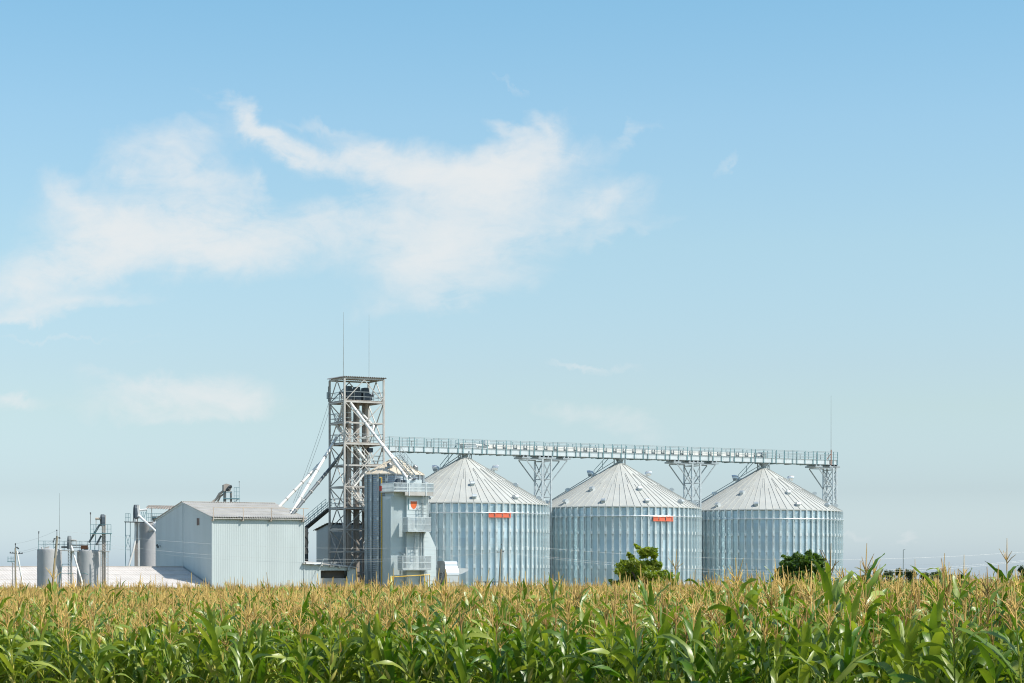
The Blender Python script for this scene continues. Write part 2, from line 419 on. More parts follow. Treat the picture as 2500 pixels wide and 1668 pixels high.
def roof_mesh(c, Rr, e, ap, r0, n, parent, m, over=.14, ribs=True, rib=.05):
    mb = MB()
    cx, cy = c
    mb2 = MB(lambda u, v, z: Vector((cx + u, cy + v, z)))
    rr = Rr + over; ze = e - (ap - e) * over / (Rr - r0)
    mb2.lathe([(rr, ze - .10), (rr, ze), (.55 * Rr, cone_z(.55 * Rr, Rr, e, ap, r0)), (r0, ap), (r0 * .98, ap + .12), (.02, ap + .14)], (0, 0), n)
    mb.v += mb2.v; mb.f += mb2.f
    if ribs:
        for i in range(n):
            az = 360.0 * (i + .5) / n
            lo, hi = rr, (.53 * Rr if i % 2 else (.28 * Rr if i % 4 else r0 * 1.05))
            a = polar(cx, cy, lo, az, ze + .03); b = polar(cx, cy, hi, az, cone_z(hi, Rr, e, ap, r0) + .03)
            mb.bar(a, b, rib, rib * 1.3, loc=False)
            if i % 2:                      # upper seams of the middle sheets are offset
                az2 = az + 180.0 / n
                if i % 4 == 1:
                    lo2, hi2 = .51 * Rr, .30 * Rr
                    mb.bar(polar(cx, cy, lo2, az2 - 180.0 / n * .1, cone_z(lo2, Rr, e, ap, r0) + .03), polar(cx, cy, hi2, az2, cone_z(hi2, Rr, e, ap, r0) + .03), rib, rib * 1.3, loc=False)
    return mb.build('roof', m, parent, smooth=True)

def build_silo():
    cx, cy = silo_center(1)
    t = thing('grain_silo', (cx, cy, 0), '', 'silo', 'big corrugated grain silos in a row')
    silo_wall_mesh(SILO_R, EAVE, NP, .105, t, depth=.009)
    r0 = .62
    roof_mesh((cx, cy), SILO_R, EAVE, APEX, r0, NP, t, M['zinc_roof'], rib=.034)
    # stiffener posts: one mesh, one object each
    mb = MB()
    Rp = SILO_R + .025
    def at(x, y, z): return Vector((cx + x, cy - Rp - y, z))
    m2 = MB(lambda u, v, z: Vector((cx + u, cy - Rp - v, z)))
    m2.box(-.10, -.03, 0, .20, .05, EAVE - .14); m2.box(.09, .12, 0, .12, .05, EAVE - .14); m2.box(-.02, .09, 0, .02, .05, EAVE - .15)
    for z in SPLICE: m2.box(-.115, .135, .0, .215, z - .17, z + .17)
    proto = m2.build('stiffener', M['post_zinc'], t)
    for i in range(NP):
        az = 360.0 * (i + .5) / NP
        d = (az + 180) % 360 - 180
        if abs(d) > 112: continue
        o = proto if i == 0 else proto.copy()
        if i: COL.objects.link(o); o.parent = t
        o.rotation_euler = (0, 0, R(d))
    # wind girder
    g = MB()
    segs = NP * 2
    ring = [polar(cx, cy, SILO_R + .26, 360.0 * k / segs, SPLICE[0] - .05) for k in range(segs + 1)]
    g.tube(ring, .035, 6, loc=False, caps=False); g.build('wind_ring', M['zinc_bright'], t)
    def hood(az, f, s=1.0):
        r = f * SILO_R; z = cone_z(r, SILO_R, EAVE, APEX, r0)
        b = polar(cx, cy, r, az, z); a = R(az)
        rad = Vector((math.sin(a), -math.cos(a), 0)); tan = Vector((math.cos(a), math.sin(a), 0))
        def T(u, v, w): return b + tan * u + rad * v + Vector((0, 0, w))
        h = MB(T)
        s *= .78
        prof = [(-.34, .0), (-.36, .34), (-.22, .50), (.02, .55), (.26, .47), (.40, .30), (.40, .16), (.20, .10), (.16, -.22)]
        h.prism([(v * s, w * s) for v, w in prof], lambda p, k: ((.28 if k else -.28) * s, p[0], p[1]))
        return h.build('roof_vent', M['zinc'], t)
    for az in (-48, -15, 18, 51, 84, -82): hood(az, .93)
    for az in (-84, -34, 19, 80): hood(az, .655, .95)
    def exhaust(px_off, zz, s):
        # big roof fan near the top, seen against the sky
        r = .34 * SILO_R; az = px_off
        z = cone_z(r, SILO_R, EAVE, APEX, r0); b = polar(cx, cy, r, az, z)
        a = R(az); rad = Vector((math.sin(a), -math.cos(a), 0)); tan = Vector((math.cos(a), math.sin(a), 0))
        h = MB(lambda u, v, w: b + rad * u + tan * v + Vector((0, 0, w)))
        h.tube([(0, 0, -.2), (0, 0, .28), (.10, 0, .42), (.35, 0, .46), (.55, 0, .40)], [.2 * s, .22 * s, .30 * s, .32 * s, .36 * s], 10)
        h.box(-.55, -.2, -.22, .22, .0, .38); h.box(-.75, -.5, -.12, .12, .1, .3)
        return h.build('exhaust_fan', M['zinc_bright'], t, smooth=True)
    exhaust(-97, 0, 1.0); exhaust(100, 0, .95)
    # roof ladder with handrail on the left slope
    l = MB()
    for off in (-.28, .28):
        a0 = polar(cx, cy, SILO_R, -103 + off * 3, EAVE + .25); a1 = polar(cx, cy, r0, -103, APEX + .35)
        l.bar(a0, a1, .06, .06, loc=False)
    for k in range(22):
        f = k / 21; r = SILO_R * (1 - f) + r0 * f
        l.bar(polar(cx, cy, r, -103 - .28 * 6 * (1), EAVE + .25 + (APEX - EAVE + .1) * f), polar(cx, cy, r, -103 + .28 * 6, EAVE + .25 + (APEX - EAVE + .1) * f), .05, .03, loc=False)
    l.build('roof_ladder', M['rail'], t)
    h = MB()
    p0 = polar(cx, cy, 2.9, -103, cone_z(2.9, SILO_R, EAVE, APEX, r0) + .2); p1 = polar(cx, cy, 1.0, -103, APEX + 1.0)
    h.bar(p0, p1, .06, loc=False); h.bar(p0 + Vector((0, 0, .5)), p1 + Vector((0, 0, .45)), .05, loc=False)
    for k in range(3):
        q = p0.lerp(p1, k / 2); h.bar(q + Vector((0, 0, -.3)), q + Vector((0, 0, .5)), .05, loc=False)
    h.build('handrail', M['teal'], t)
    # loading hopper between the roof cap and the gallery
    h = MB(lambda u, v, z: Vector((cx + u, cy + v, z)))
    h.lathe([(.34, APEX + .1), (.34, APEX + .35), (.55, APEX + .75)], (0, 0), 12)
    for sx in (-.6, .6):
        for sy in (-.6, .6): h.box(sx - .04, sx + .04, sy - .04, sy + .04, APEX - .05, APEX + .80)
    for sx in (-.6, .6): h.bar((sx, -.6, APEX + .05), (sx, .6, APEX + .7), .05); h.bar((-.6, sx, APEX + .05), (.6, sx, APEX + .7), .05)
    h.build('loading_hopper', M['rail'], t)
    # concrete base
    bse = MB(lambda u, v, z: Vector((cx + u, cy + v, z)))
    bse.lathe([(SILO_R + .5, 0), (SILO_R + .5, .05), (SILO_R - .5, .05)], (0, 0), 48); bse.build('base_ring', M['concrete'], t)
    return t

S2 = build_silo()
S1 = copy_tree(S2); S1.location = (*silo_center(0), 0); S1.rotation_euler = (0, 0, R(-10)); S1.scale = (1, 1, 1.012)
S3 = copy_tree(S2); S3.location = (*silo_center(2), 0); S3.rotation_euler = (0, 0, R(3)); S3.scale = (1, 1, .992)
tag(S1, 'corrugated grain silo with a red plate, partly hidden by the tall dryer')
tag(S2, 'corrugated grain silo with a red plate, standing behind the light green tree')
tag(S3, 'corrugated grain silo without a red plate, at the far right end of the row')
def red_plate(t, k, az0, az1, z0, z1):
    cx, cy = silo_center(k)
    mb = MB()
    n = 3
    step = 360.0 / NP
    def strip(a0, a1, r, za, zb, dr=.02):
        p = [polar(cx, cy, r, a0, za), polar(cx, cy, r, a1, za), polar(cx, cy, r, a1, zb), polar(cx, cy, r, a0, zb)]
        q = [polar(cx, cy, r - dr, a0, za), polar(cx, cy, r - dr, a1, za), polar(cx, cy, r - dr, a1, zb), polar(cx, cy, r - dr, a0, zb)]
        mb.add(p + q, [(0, 1, 2, 3), (7, 6, 5, 4), (0, 4, 5, 1), (1, 5, 6, 2), (2, 6, 7, 3), (3, 7, 4, 0)])
    w = (az1 - az0) / n
    for i in range(n):
        a = az0 + i * w
        strip(a, a + w * .72, SILO_R + .26, z0 + .05, z1 - .05)       # sunk panel
        strip(a + w * .84, a + w * 1.0, SILO_R + .285, z0 + .05, z1 - .05)   # over the post
    for i in range(9):
        b0, b1 = az0 + (az1 - az0) * i / 9, az0 + (az1 - az0) * (i + 1) / 9
        strip(b0, b1, SILO_R + .29, z0 - .02, z0 + .055); strip(b0, b1, SILO_R + .29, z1 - .055, z1 + .02)
    me = mb.build('sign_plate', M['red'], t)
    if t.rotation_euler.z:                    # undo the silo's own turn
        me.rotation_euler = (0, 0, -t.rotation_euler.z)
    me['label'] = 'red plate in three sections'
def az_for(k, px):
    cx, cy = silo_center(k)
    base = math.degrees(math.atan2(cx, cy))       # direction to the silo
    s = ((px - 1250) / F * cy - cx) / SILO_R / math.cos(R(base))
    return math.degrees(math.asin(max(-1, min(1, s * (1 - .0))))) 
red_plate(S1, 0, az_for(0, 1190) + 1, az_for(0, 1241) + 1, zat(1266.5, 229.5), zat(1256, 229.5))
red_plate(S2, 1, az_for(1, 1581), az_for(1, 1628), zat(1273, 238.5), zat(1262, 238.5))

# ------------------------------------------------------------------ gallery over the silos
def build_gallery():
    u0, u1 = GAL.u_at(938, 0), GAL.u_at(2045, -.8)
    zb0 = 16.28; 
    def zg(u): return zb0 + (16.12 - zb0) * (u - u0) / (u1 - u0)
    T = lambda u, v, z: GAL(u, v, zg(u) + z)
    t = thing('conveyor_gallery', GAL((u0 + u1) / 2, 0, 16.2), 'long horizontal conveyor gallery with teal railing above the three silos', 'conveyor')
    b = MB(T)
    n = 40
    for i in range(n):
        ua, ub = u0 + (u1 - u0) * i / n, u0 + (u1 - u0) * (i + 1) / n - .012
        b.box(ua, ub, -.80, -.72, 0.06, .52); b.box(ua, ub, .72, .80, .06, .52)
    b.build('side_beam', M['zinc_bright'], t)
    d = MB(T)
    for va, vb, za, zc in ((-.84, .84, .0, .06), (-.86, -.66, .52, .58), (.66, .86, .52, .58), (-.66, .66, .36, .40)):
        for i in range(20):
            ua, ub = u0 + (u1 - u0) * i / 20, u0 + (u1 - u0) * (i + 1) / 20
            d.box(ua, ub, va, vb, za, zc)
    u = u0 + 1
    while u < u1:
        d.box(u, u + .12, -.7, .7, -.09, 0); u += 2.1
    d.build('deck', M['rail'], t)
    r = MB(T)
    for s in (-.86, .86):
        for z in (.88, 1.18, 1.5):
            for i in range(20):
                ua, ub = u0 + (u1 - u0) * i / 20, u0 + (u1 - u0) * (i + 1) / 20
                r.bar((ua, s, z), (ub, s, z), .045, .045)
    r.build('railing', M['rail'], t)
    u = u0 + .2; k = 0; first = None
    while u < u1 + .2:
        uu = min(u, u1 - .04)
        if first is None:
            po = MB(T)
            for s in (-.88, .88): po.box(uu - .03, uu + .03, s - .03, s + .03, .0, 1.52)
            po.box(uu - .03, uu + .03, -.85, .85, -.05, .0)
            first = po.build('railing_post', M['teal'], t); fu = uu
        else:
            c = first.copy(); COL.objects.link(c); c.parent = t; c.location = T(uu, 0, 0) - T(fu, 0, 0)
        u += (1.15, 1.15, .58)[k % 3]; k += 1
    us = GAL.u_at(1125, 0)
    c = MB(T)
    ue = GAL.u_at(1868, 0)
    for i in range(24):
        ua, ub = us + (ue - us) * i / 24, us + (ue - us) * (i + 1) / 24 - .02
        c.box(ua, ub, -.28, .28, .66, 1.06)
    c.build('conveyor_trough', M['pipe'], t)
    u = us
    while u < ue:
        c = MB(T); c.box(u, u + .07, -.36, -.29, .40, 1.16); c.box(u + .32, u + .39, -.36, -.29, .40, 1.16); c.box(u, u + .39, -.36, -.29, .78, .83)
        c.build('trough_bracket', M['rail'], t); u += 1.25
    u = u0 + 1.2
    while u < us - .8:
        c = MB(T); c.box(u, u + .06, -.1, -.04, .45, 1.18); c.box(u + .35, u + .41, -.1, -.04, .45, 1.18); c.box(u, u + .41, -.1, -.04, 1.10, 1.18); c.build('trough_bracket', M['rail'], t); u += 1.9
    u = ue + 1.2
    while u < u1 - 1:
        c = MB(T); c.box(u, u + .07, -.36, -.29, .45, 1.12); c.box(u + .55, u + .62, -.36, -.29, .45, 1.12); c.build('trough_bracket', M['rail'], t); u += 2.9
    # drive head over the first silo, tail over the third
    h = MB(T); ua = GAL.u_at(1118, 0)
    h.box(ua, ua + 2.0, -.45, .45, 1.02, 1.14); h.box(ua + .6, ua + 2.1, -.40, .40, .62, .98); h.box(ua + 2.3, ua + 3.4, -.42, .42, .58, .70); h.box(ua + 2.3, ua + 3.4, -.42, .42, .82, .92); h.box(ua + 3.05, ua + 3.6, -.5, .5, 1.0, 1.55)
    h.build('drive_head', M['zinc_bright'], t)
    h = MB(T); ua = GAL.u_at(1842, 0)
    h.box(ua, ua + .9, -.4, .4, .60, .80); h.tube([(ua + 1.0, -.5, .95), (ua + 1.0, .5, .95)], .32, 10)
    h.build('tail_drum', M['rail'], t)
    m_ = MB(T); um = GAL.u_at(2029, -.9)
    m_.box(um - .05, um + .05, -.95, -.88, -.05, 1.75)
    m_.bar((um - .6, -.9, .6), (um, -.9, 1.3), .05)
    o = m_.build('mast_bracket', M['rust'], t)
    p = GAL(um, -.92, zg(um) + 1.6)
    return zg
zg = build_gallery()

def lightning_rod(px, Z, y_top, y_bot, label, r=.035):
    a, b = P(px, y_bot, Z), P(px, y_top, Z)
    t = MB(); q = a.lerp(b, .45)
    t.tube([a, q, b], [r, r * .8, r * .35], 6, loc=False)
    o = t.build('lightning_rod', M['rail'], base=a); tag(o, label, 'lightning rod', 'lightning rods on the high steelwork'); return o
lightning_rod(2029, GAL(GAL.u_at(2029, -.92), -.92).y, 966, 1110, 'thin lightning rod rising from the right end of the conveyor gallery')

def support_tower(uc, label, a=1.05, b=1.75, narrow=False, left=True, right=True):
    o = GAL(uc - a / 2, -b / 2)
    fr = Frame(o.x, o.y, ROWDEG)
    top = zg(uc) - .22
    t = thing('gallery_tower', (o.x, o.y, 0), label, 'support tower', 'lattice towers holding up the conveyor gallery')
    for (u, v) in ((0, 0), (a, 0), (0, b), (a, b)):
        c = MB(fr); c.box(u - .085, u + .085, v - .085, v + .085, 0, top); c.build('column', M['zinc'], t)
    br = MB(fr)
    z = .4; step = 1.95
    zs = []
    zz = top - .35
    while zz > 0: zs.append(zz); zz -= step
    for i, z in enumerate(zs):
        for (p, q) in (((0, 0), (a, 0)), ((0, b), (a, b)), ((0, 0), (0, b)), ((a, 0), (a, b))):
            br.bar((*p, z), (*q, z), .08)
            if i + 1 < len(zs):
                z2 = zs[i + 1]
                br.bar((*p, z), (*q, z2), .06); br.bar((*p, z2), (*q, z), .06)
    br.build('lattice', M['zinc_grey'], t)
    k = MB(fr)
    for v in (0, b):
        if left:
            k.bar((0, v, top - 2.6), (-2.0, v, top - .25), .10); k.bar((-2.0, v, top - .2), (0, v, top - .2), .10)
        if right:
            k.bar((a, v, top - 2.6), (a + 2.0, v, top - .25), .10); k.bar((a + 2.0, v, top - .2), (a, v, top - .2), .10)
    for u in ([-2.0] if left else []) + [0, a] + ([a + 2.0] if right else []):
        k.box(u - .55, u + .45, -.1, b + .1, top - .12, top + .06)
        k.box(u - .4, u - .25, .0, b, top + .06, top + .2); k.box(u + .1, u + .25, .0, b, top + .06, top + .2)
    k.build('bracket', M['zinc_grey'], t)
    return t
support_tower(GAL.u_at(1325.5), 'galvanised lattice tower under the gallery between the first and second silo')
support_tower(GAL.u_at(1690), 'galvanised lattice tower under the gallery between the second and third silo')
support_tower(GAL.u_at(2026), 'galvanised lattice tower under the right end of the gallery', a=.5, b=1.9, right=False)

# ------------------------------------------------------------------ elevator head tower
TW = Frame(-17.27, 228.0, ROWDEG)
TA, TB = 4.45, 3.85
LV = [zat(y, 228) for y in (923, 980, 1031.5, 1083, 1135.5, 1188, 1241, 1293, 1347, 1398)]
def build_tower():
    t = thing('elevator_tower', TW(0, 0, 0), 'tall open steel lattice tower with stairs and platforms beside the round bin', 'tower')
    corners = [(0, 0), (TA, 0), (0, TB), (TA, TB)]
    for u, v in corners:
        c = MB(TW); c.box(u - .09, u + .09, v - .09, v + .09, 0, LV[0]); c.build('column', M['steel'], t)
    b = MB(TW)
    faces = [((0, 0), (TA, 0)), ((0, TB), (TA, TB)), ((0, 0), (0, TB)), ((TA, 0), (TA, TB))]
    for p, q in faces:
        mid = ((p[0] + q[0]) / 2, (p[1] + q[1]) / 2)
        for i, z in enumerate(LV):
            b.bar((*p, z), (*q, z), .10, .16)
        b.bar((*p, LV[1]), (*mid, LV[0] - .1), .08); b.bar((*mid, LV[0] - .1), (*q, LV[1]), .08)
        for i in (1, 3, 5, 7):
            z0, z1 = LV[i], LV[min(i + 2, 9)]
            b.bar((*p, z0), (*q, z1), .085); b.bar((*p, z1), (*q, z0), .085)
    b.build('lattice', M['steel'], t)
    # corrugated roof sheet
    r = MB(TW); n = 40; pts = []; 
    for i in range(n + 1):
        u = -.25 + (TA + .5) * i / n; w = .05 * (1 if i % 2 else -1)
        pts += [(u, -.2, LV[0] + .17 + w), (u, TB + .2, LV[0] + .22 + w)]
    r.L(pts, [(2 * i, 2 * i + 2, 2 * i + 3, 2 * i + 1) for i in range(n)])
    pts2 = [(u, v, z - .03) for u, v, z in pts]
    r.L(pts2, [(2 * i + 1, 2 * i + 3, 2 * i + 2, 2 * i) for i in range(n)])
    r.build('roof', M['steel'], t)
    for i, frac in ((1, (0, TA, 0, TB)), (3, (0, TA, 0, TB)), (2, (0, 1.0, .3, TB)), (6, (0, TA, 0, TB)), (4, (2.6, TA, 0, TB))):
        pz = LV[i]
        f = MB(TW); u0, u1, v0, v1 = frac
        f.box(u0, u1, v0, v1, pz + .1, pz + .17)
        k = u0 + .2
        while k < u1: f.box(k, k + .08, v0, v1, pz - .08, pz + .1); k += .9
        f.build('platform', M['casing'], t)
        g = MB(TW)
        def rail(p, q):
            for h in (.55, 1.05): g.bar((*p, pz + h), (*q, pz + h), .045)
            L_ = math.dist(p, q); m_ = max(1, int(L_ / 1.1))
            for j in range(m_ + 1):
                s = j / m_; g.bar((p[0] + (q[0] - p[0]) * s, p[1] + (q[1] - p[1]) * s, pz), (p[0] + (q[0] - p[0]) * s, p[1] + (q[1] - p[1]) * s, pz + 1.05), .045)
        rail((u0, v0 + .05), (u1, v0 + .05)); rail((u0, v1 - .05), (u1, v1 - .05)); rail((u0 + .05, v0), (u0 + .05, v1))
        if i != 2: rail((u1 - .05, v0), (u1 - .05, v1))
        g.build('railing', M['rail'], t)
    # stair flights
    def flight(a, bb, w=.7):
        s = MB(TW)
        for off in (0, w):
            s.bar((a[0], a[1] + off, a[2]), (bb[0], bb[1] + off, bb[2]), .06, .16)
            s.bar((a[0], a[1] + off, a[2] + .95), (bb[0], bb[1] + off, bb[2] + .95), .045)
            s.bar((a[0], a[1] + off, a[2] + .5), (bb[0], bb[1] + off, bb[2] + .5), .035)
            for j in range(4):
                f = j / 3; p = [a[i] + (bb[i] - a[i]) * f for i in range(3)]; s.bar((p[0], p[1] + off, p[2]), (p[0], p[1] + off, p[2] + .95), .035)
        n = 11
        for j in range(n):
            f = (j + .5) / n; p = [a[i] + (bb[i] - a[i]) * f for i in range(3)]
            s.box(p[0] - .12, p[0] + .12, p[1], p[1] + w, p[2] - .02, p[2] + .03)
            s.box(p[0] - .12, p[0] - .09, p[1], p[1] + w, p[2] - .10, p[2] + .03)
        s.build('stair', M['pipe'], t)
    flight((1.1, .25, LV[3] + .1), (3.0, .25, LV[4] + .1)); flight((3.1, .3, LV[4]), (1.2, .3, LV[5])); 
    flight((.3, 2.6, LV[2]), (.9, .4, LV[3]), .5); flight((.2, .5, LV[1]), (.9, 2.7, LV[2]), .5)
    flight((2.5, .3, LV[6]), (4.2, .3, LV[7])); flight((4.2, .3, LV[7]), (2.6, .3, LV[8])); flight((1.0, .3, LV[5]), (2.6, .3, LV[6]))
    # antenna box on the left column
    a = MB(TW); a.tube([(-.15, TB, LV[1] + .2), (-.15, TB, LV[0] - .6)], .05, 6); a.box(-.28, -.08, TB - .1, TB + .15, LV[0] - 1.9, LV[0] - 1.2)
    a.build('antenna', M['rail'], t)
    bx = MB(TW); bx.box(3.0, 3.5, .6, 1.1, LV[3] - .8, LV[3] - .35); bx.build('motor_box', M['head'], t)
    return t
build_tower()

def elevator(px, topy, label, mirror):
    v = 2.0; u = TW.u_at(px, v)
    zt = TW.z_at(topy, u, v)
    t = thing('bucket_elevator', TW(u, v, 0), label, 'bucket elevator', 'bucket elevators inside the lattice tower')
    for dv in (-.28, .28):
        c = MB(TW); c.box(u - .17, u + .17, v + dv - .15, v + dv + .15, 0.2, zt - 1.0)
        z = 1.5
        while z < zt - 1.2:
            c.box(u - .2, u + .2, v + dv - .18, v + dv + .18, z, z + .06); z += 2.0
        c.build('casing', M['casing'], t)
    h = MB(TW)
    w = .36
    prof = [(-.30, -1.35), (.30, -1.35), (.36, -.75), (.22, -.02), (-.22, -.02), (-.36, -.75)]
    h.prism(prof, lambda p, k: (u + p[0], v - .45 + .9 * k, zt + p[1]))
    h.build('head', M['head'], t)
    mo = MB(TW); s = -1 if mirror else 1
    mo.tube([(u + s * .45, v, zt - .75), (u + s * 1.0, v, zt - .75)], .16, 8); mo.box(u + s * .6 - .15, u + s * .6 + .15, v - .2, v + .2, zt - 1.3, zt - .9)
    mo.build('motor', M['head'], t)
    bt = MB(TW); bt.box(u - .35, u + .35, v - .6, v + .6, 0, .9); bt.build('boot', M['steel_dark'], t)
elevator(850, 943, 'bucket elevator with dark head at the left inside the lattice tower', True)
elevator(870, 945, 'middle bucket elevator of the three inside the lattice tower', False)
elevator(891, 947, 'bucket elevator with dark head at the right inside the lattice tower', False)
lightning_rod(838.5, TW(0, 0).y, 762, 923, 'thin lightning rod at the front corner of the lattice tower roof', .04)
lightning_rod(901, TW(TA, TB).y, 768, 925, 'thin lightning rod at the back of the lattice tower roof', .03)

def spout(pts, r, m, label, name='grain_spout', flanges=6, group='grain spouts leading from the lattice tower'):
    a = pts[0]
    t = thing(name, pts[-1], label, 'spout', group)
    mb = MB(); mb.tube(pts, r, 10, loc=False); mb.build('pipe', m, t, smooth=True)
    L_ = [(pts[i + 1] - pts[i]).length for i in range(len(pts) - 1)]
    for i in range(len(pts) - 1):
        n = max(1, int(round(flanges * L_[i] / sum(L_))))
        d = (pts[i + 1] - pts[i]).normalized()
        for j in range(n):
            p = pts[i].lerp(pts[i + 1], (j + .5) / n); fl = MB(); fl.tube([p - d * .05, p + d * .05], r * 1.25, 10, loc=False); fl.build('flange', M['steel'], t)
    return t
spout([P(856, 985, 228.4), P(860, 990, 228.3), P(994, 1168, 221.2)], .15, M['pipe'], 'long pale grain spout slanting from the lattice tower down to the dryer')
spout([P(905, 1050, 227.4), P(1008, 1172, 222.6)], .10, M['pipe'], 'thin second pipe beside the long spout above the dryer', flanges=3)
spout([P(873, 1000, 230), P(895, 1022, 229.8), P(912, 1040, 229.6), P(908, 1064, 229.4), P(885, 1070, 229.6)], .13, M['pipe'], 'short bent spout between the elevators inside the lattice tower', flanges=2)
for i, (px0, px1, py1) in enumerate(((802, 716, 1228), (803, 722, 1225))):
    mb = MB(); a, b = P(px0, 985 + 20 * i, 231.5), P(px1, py1, 238)
    pts = []
    for k in range(9):
        f = k / 8; q = a.lerp(b, f); q.z -= 1.6 * 4 * f * (1 - f) * .25; pts.append(q)
    mb.tube(pts, .014, 5, loc=False)
    o = mb.build('guy_wire', M['cable'], base=b); tag(o, 'thin guy wire sagging from the left side of the lattice tower' if i == 0 else 'second thin guy wire just right of the first, left of the lattice tower', 'cable', 'guy wires left of the lattice tower')

# inclined walkway on the left of the tower
def build_walkway():
    a = P(803, 1243, 231.4); b = P(738, 1297, 235); b2 = b + (b - a) * .45
    t = thing('inclined_walkway', b2, 'dark inclined conveyor walkway with railing between the hall and the lattice tower', 'walkway')
    d = MB(); side = (b - a).cross(Vector((0, 0, 1))).normalized()
    d.bar(a, b2, .6, .15, loc=False); d.build('deck', M['steel_dark'], t)
    r = MB()
    for s in (-.38, .38):
        for h in (.45, .75, 1.05): r.bar(a + side * s + Vector((0, 0, h)), b2 + side * s + Vector((0, 0, h)), .035, loc=False)
        for k in range(10):
            p = a.lerp(b2, k / 9); r.bar(p + side * s, p + side * s + Vector((0, 0, 1.05)), .04, loc=False)
    r.build('railing', M['teal'], t)
    g = MB()
    for k in (.55, .95):
        p = a.lerp(b2, k); g.bar(Vector((p.x, p.y, 0)), p, .12, loc=False)
    g.build('leg', M['steel'], t)
build_walkway()
def build_bent_duct():
    Z = 234
    mb = MB(); pts = [P(744, 1288, Z), P(747, 1300, Z), P(746, 1330, Z), P(746, 1376, Z)]; pts.append(Vector((pts[-1].x, Z, 0)))
    t = thing('bent_duct', pts[-1], 'tan vertical duct wrapped with dark bands, right of the hall', 'duct')
    mb.tube(pts, .22, 10, loc=False); mb.build('pipe', M['pipe_tan'], t, smooth=True)
    b = MB()
    for ph in (0, math.pi):
        q = []
        for k in range(24):
            f = k / 23; p = P(746, 1300 + 52 * f, Z); a = ph + f * 7; q.append(p + Vector((.27 * math.cos(a), .27 * math.sin(a), 0)))
        b.tube(q, .05, 6, loc=False)
    p0, p1 = P(746, 1353, Z), P(746, 1376, Z); b.tube([p0, p1], .29, 10, loc=False)
    b.build('band', M['steel_dark'], t)
build_bent_duct()

# ------------------------------------------------------------------ round bin behind the dryer
def build_bin():
    Z = 225.5; px = 963.5; c = P(px, HOR, Z); cx, cy = c.x, c.y
    Rr = 70.5 * Z / F; e = zat(1154.5, Z - Rr); ap = zat(1119, Z); n = 20
    t = thing('round_bin', (cx, cy, 0), 'tall narrow round steel bin with a conical roof behind the dryer', 'bin')
    mb = MB(lambda u, v, z: Vector((cx + u, cy + v, z)))
    prof = []; z = .9
    while z < e: prof += [(Rr, z), (Rr + .03, z + .05), (Rr, z + .1)]; z += .2
    mb.lathe(prof, (0, 0), 60); w = mb.build('wall', M['bin_wall'], t, smooth=True)
    at = w.data.attributes.new('panel', 'FLOAT', 'FACE'); at.data.foreach_set('value', (rng.random(60)[np.arange(len(w.data.polygons)) % 60 // 3 * 3] * .5 + .1).astype(np.float32))
    roof_mesh((cx, cy), Rr, e, ap, .25, n, t, M['bin_roof'], over=.1, rib=.045)
    m2 = MB(lambda u, v, z: Vector((cx + u, cy - Rr - .03 - v, z)))
    m2.box(-.10, -.03, 0, .09, .5, e - .1); m2.box(.05, .10, 0, .09, .5, e - .1)
    for z in np.arange(1.2, e, 1.95): m2.box(-.12, .12, 0, .11, z - .15, z + .15)
    pr = m2.build('stiffener', M['zinc'], t)
    for k in range(n):
        az = 360.0 * (k + .3) / n; d = (az + 180) % 360 - 180
        if abs(d) > 112: continue
        o = pr if k == 0 else pr.copy()
        if k: COL.objects.link(o); o.parent = t
        o.rotation_euler = (0, 0, R(d))
    for pxv, f in ((952, .78), (1013, .80)):
        q = Vector(((pxv - 1250) * (Z - 1.7) / F, Z - (1.9 if pxv < 960 else .6), 0)); r = math.hypot(q.x - cx, q.y - cy)
        v = MB(lambda u, w_, z: Vector((q.x + u, q.y + w_, cone_z(min(r, Rr), Rr, e, ap, .25) + z))); v.tube([(0, 0, -.1), (0, 0, .22), (-.15, -.1, .34)], [.3, .3, .22], 10); v.build('roof_vent', M['grille'], t)
    b = MB(lambda u, v, z: Vector((cx + u, cy + v, z))); b.lathe([(Rr + .12, 0), (Rr + .12, 1.1), (Rr - .1, 1.1)], (0, 0), 40); b.build('base', M['door'], t)
    # steep ladder stair up the roof
    s = MB(); a_, b_ = P(972, 1112, 224.2), P(1007, 1160, 222.6)
    for off in (Vector((-.25, 0, 0)), Vector((.25, .1, 0))):
        s.bar(a_ + off, b_ + off, .05, .1, loc=False); s.bar(a_ + off + Vector((0, 0, .9)), b_ + off + Vector((0, 0, .9)), .04, loc=False); s.bar(a_ + off + Vector((0, 0, .45)), b_ + off + Vector((0, 0, .45)), .03, loc=False)
        for k in range(5): p = a_.lerp(b_, k / 4) + off; s.bar(p, p + Vector((0, 0, .9)), .035, loc=False)
    for k in range(12): p = a_.lerp(b_, k / 11); s.bar(p + Vector((-.25, 0, 0)), p + Vector((.25, .1, 0)), .12, .03, loc=False)
    s.build('roof_stair', M['rail'], t)
build_bin()

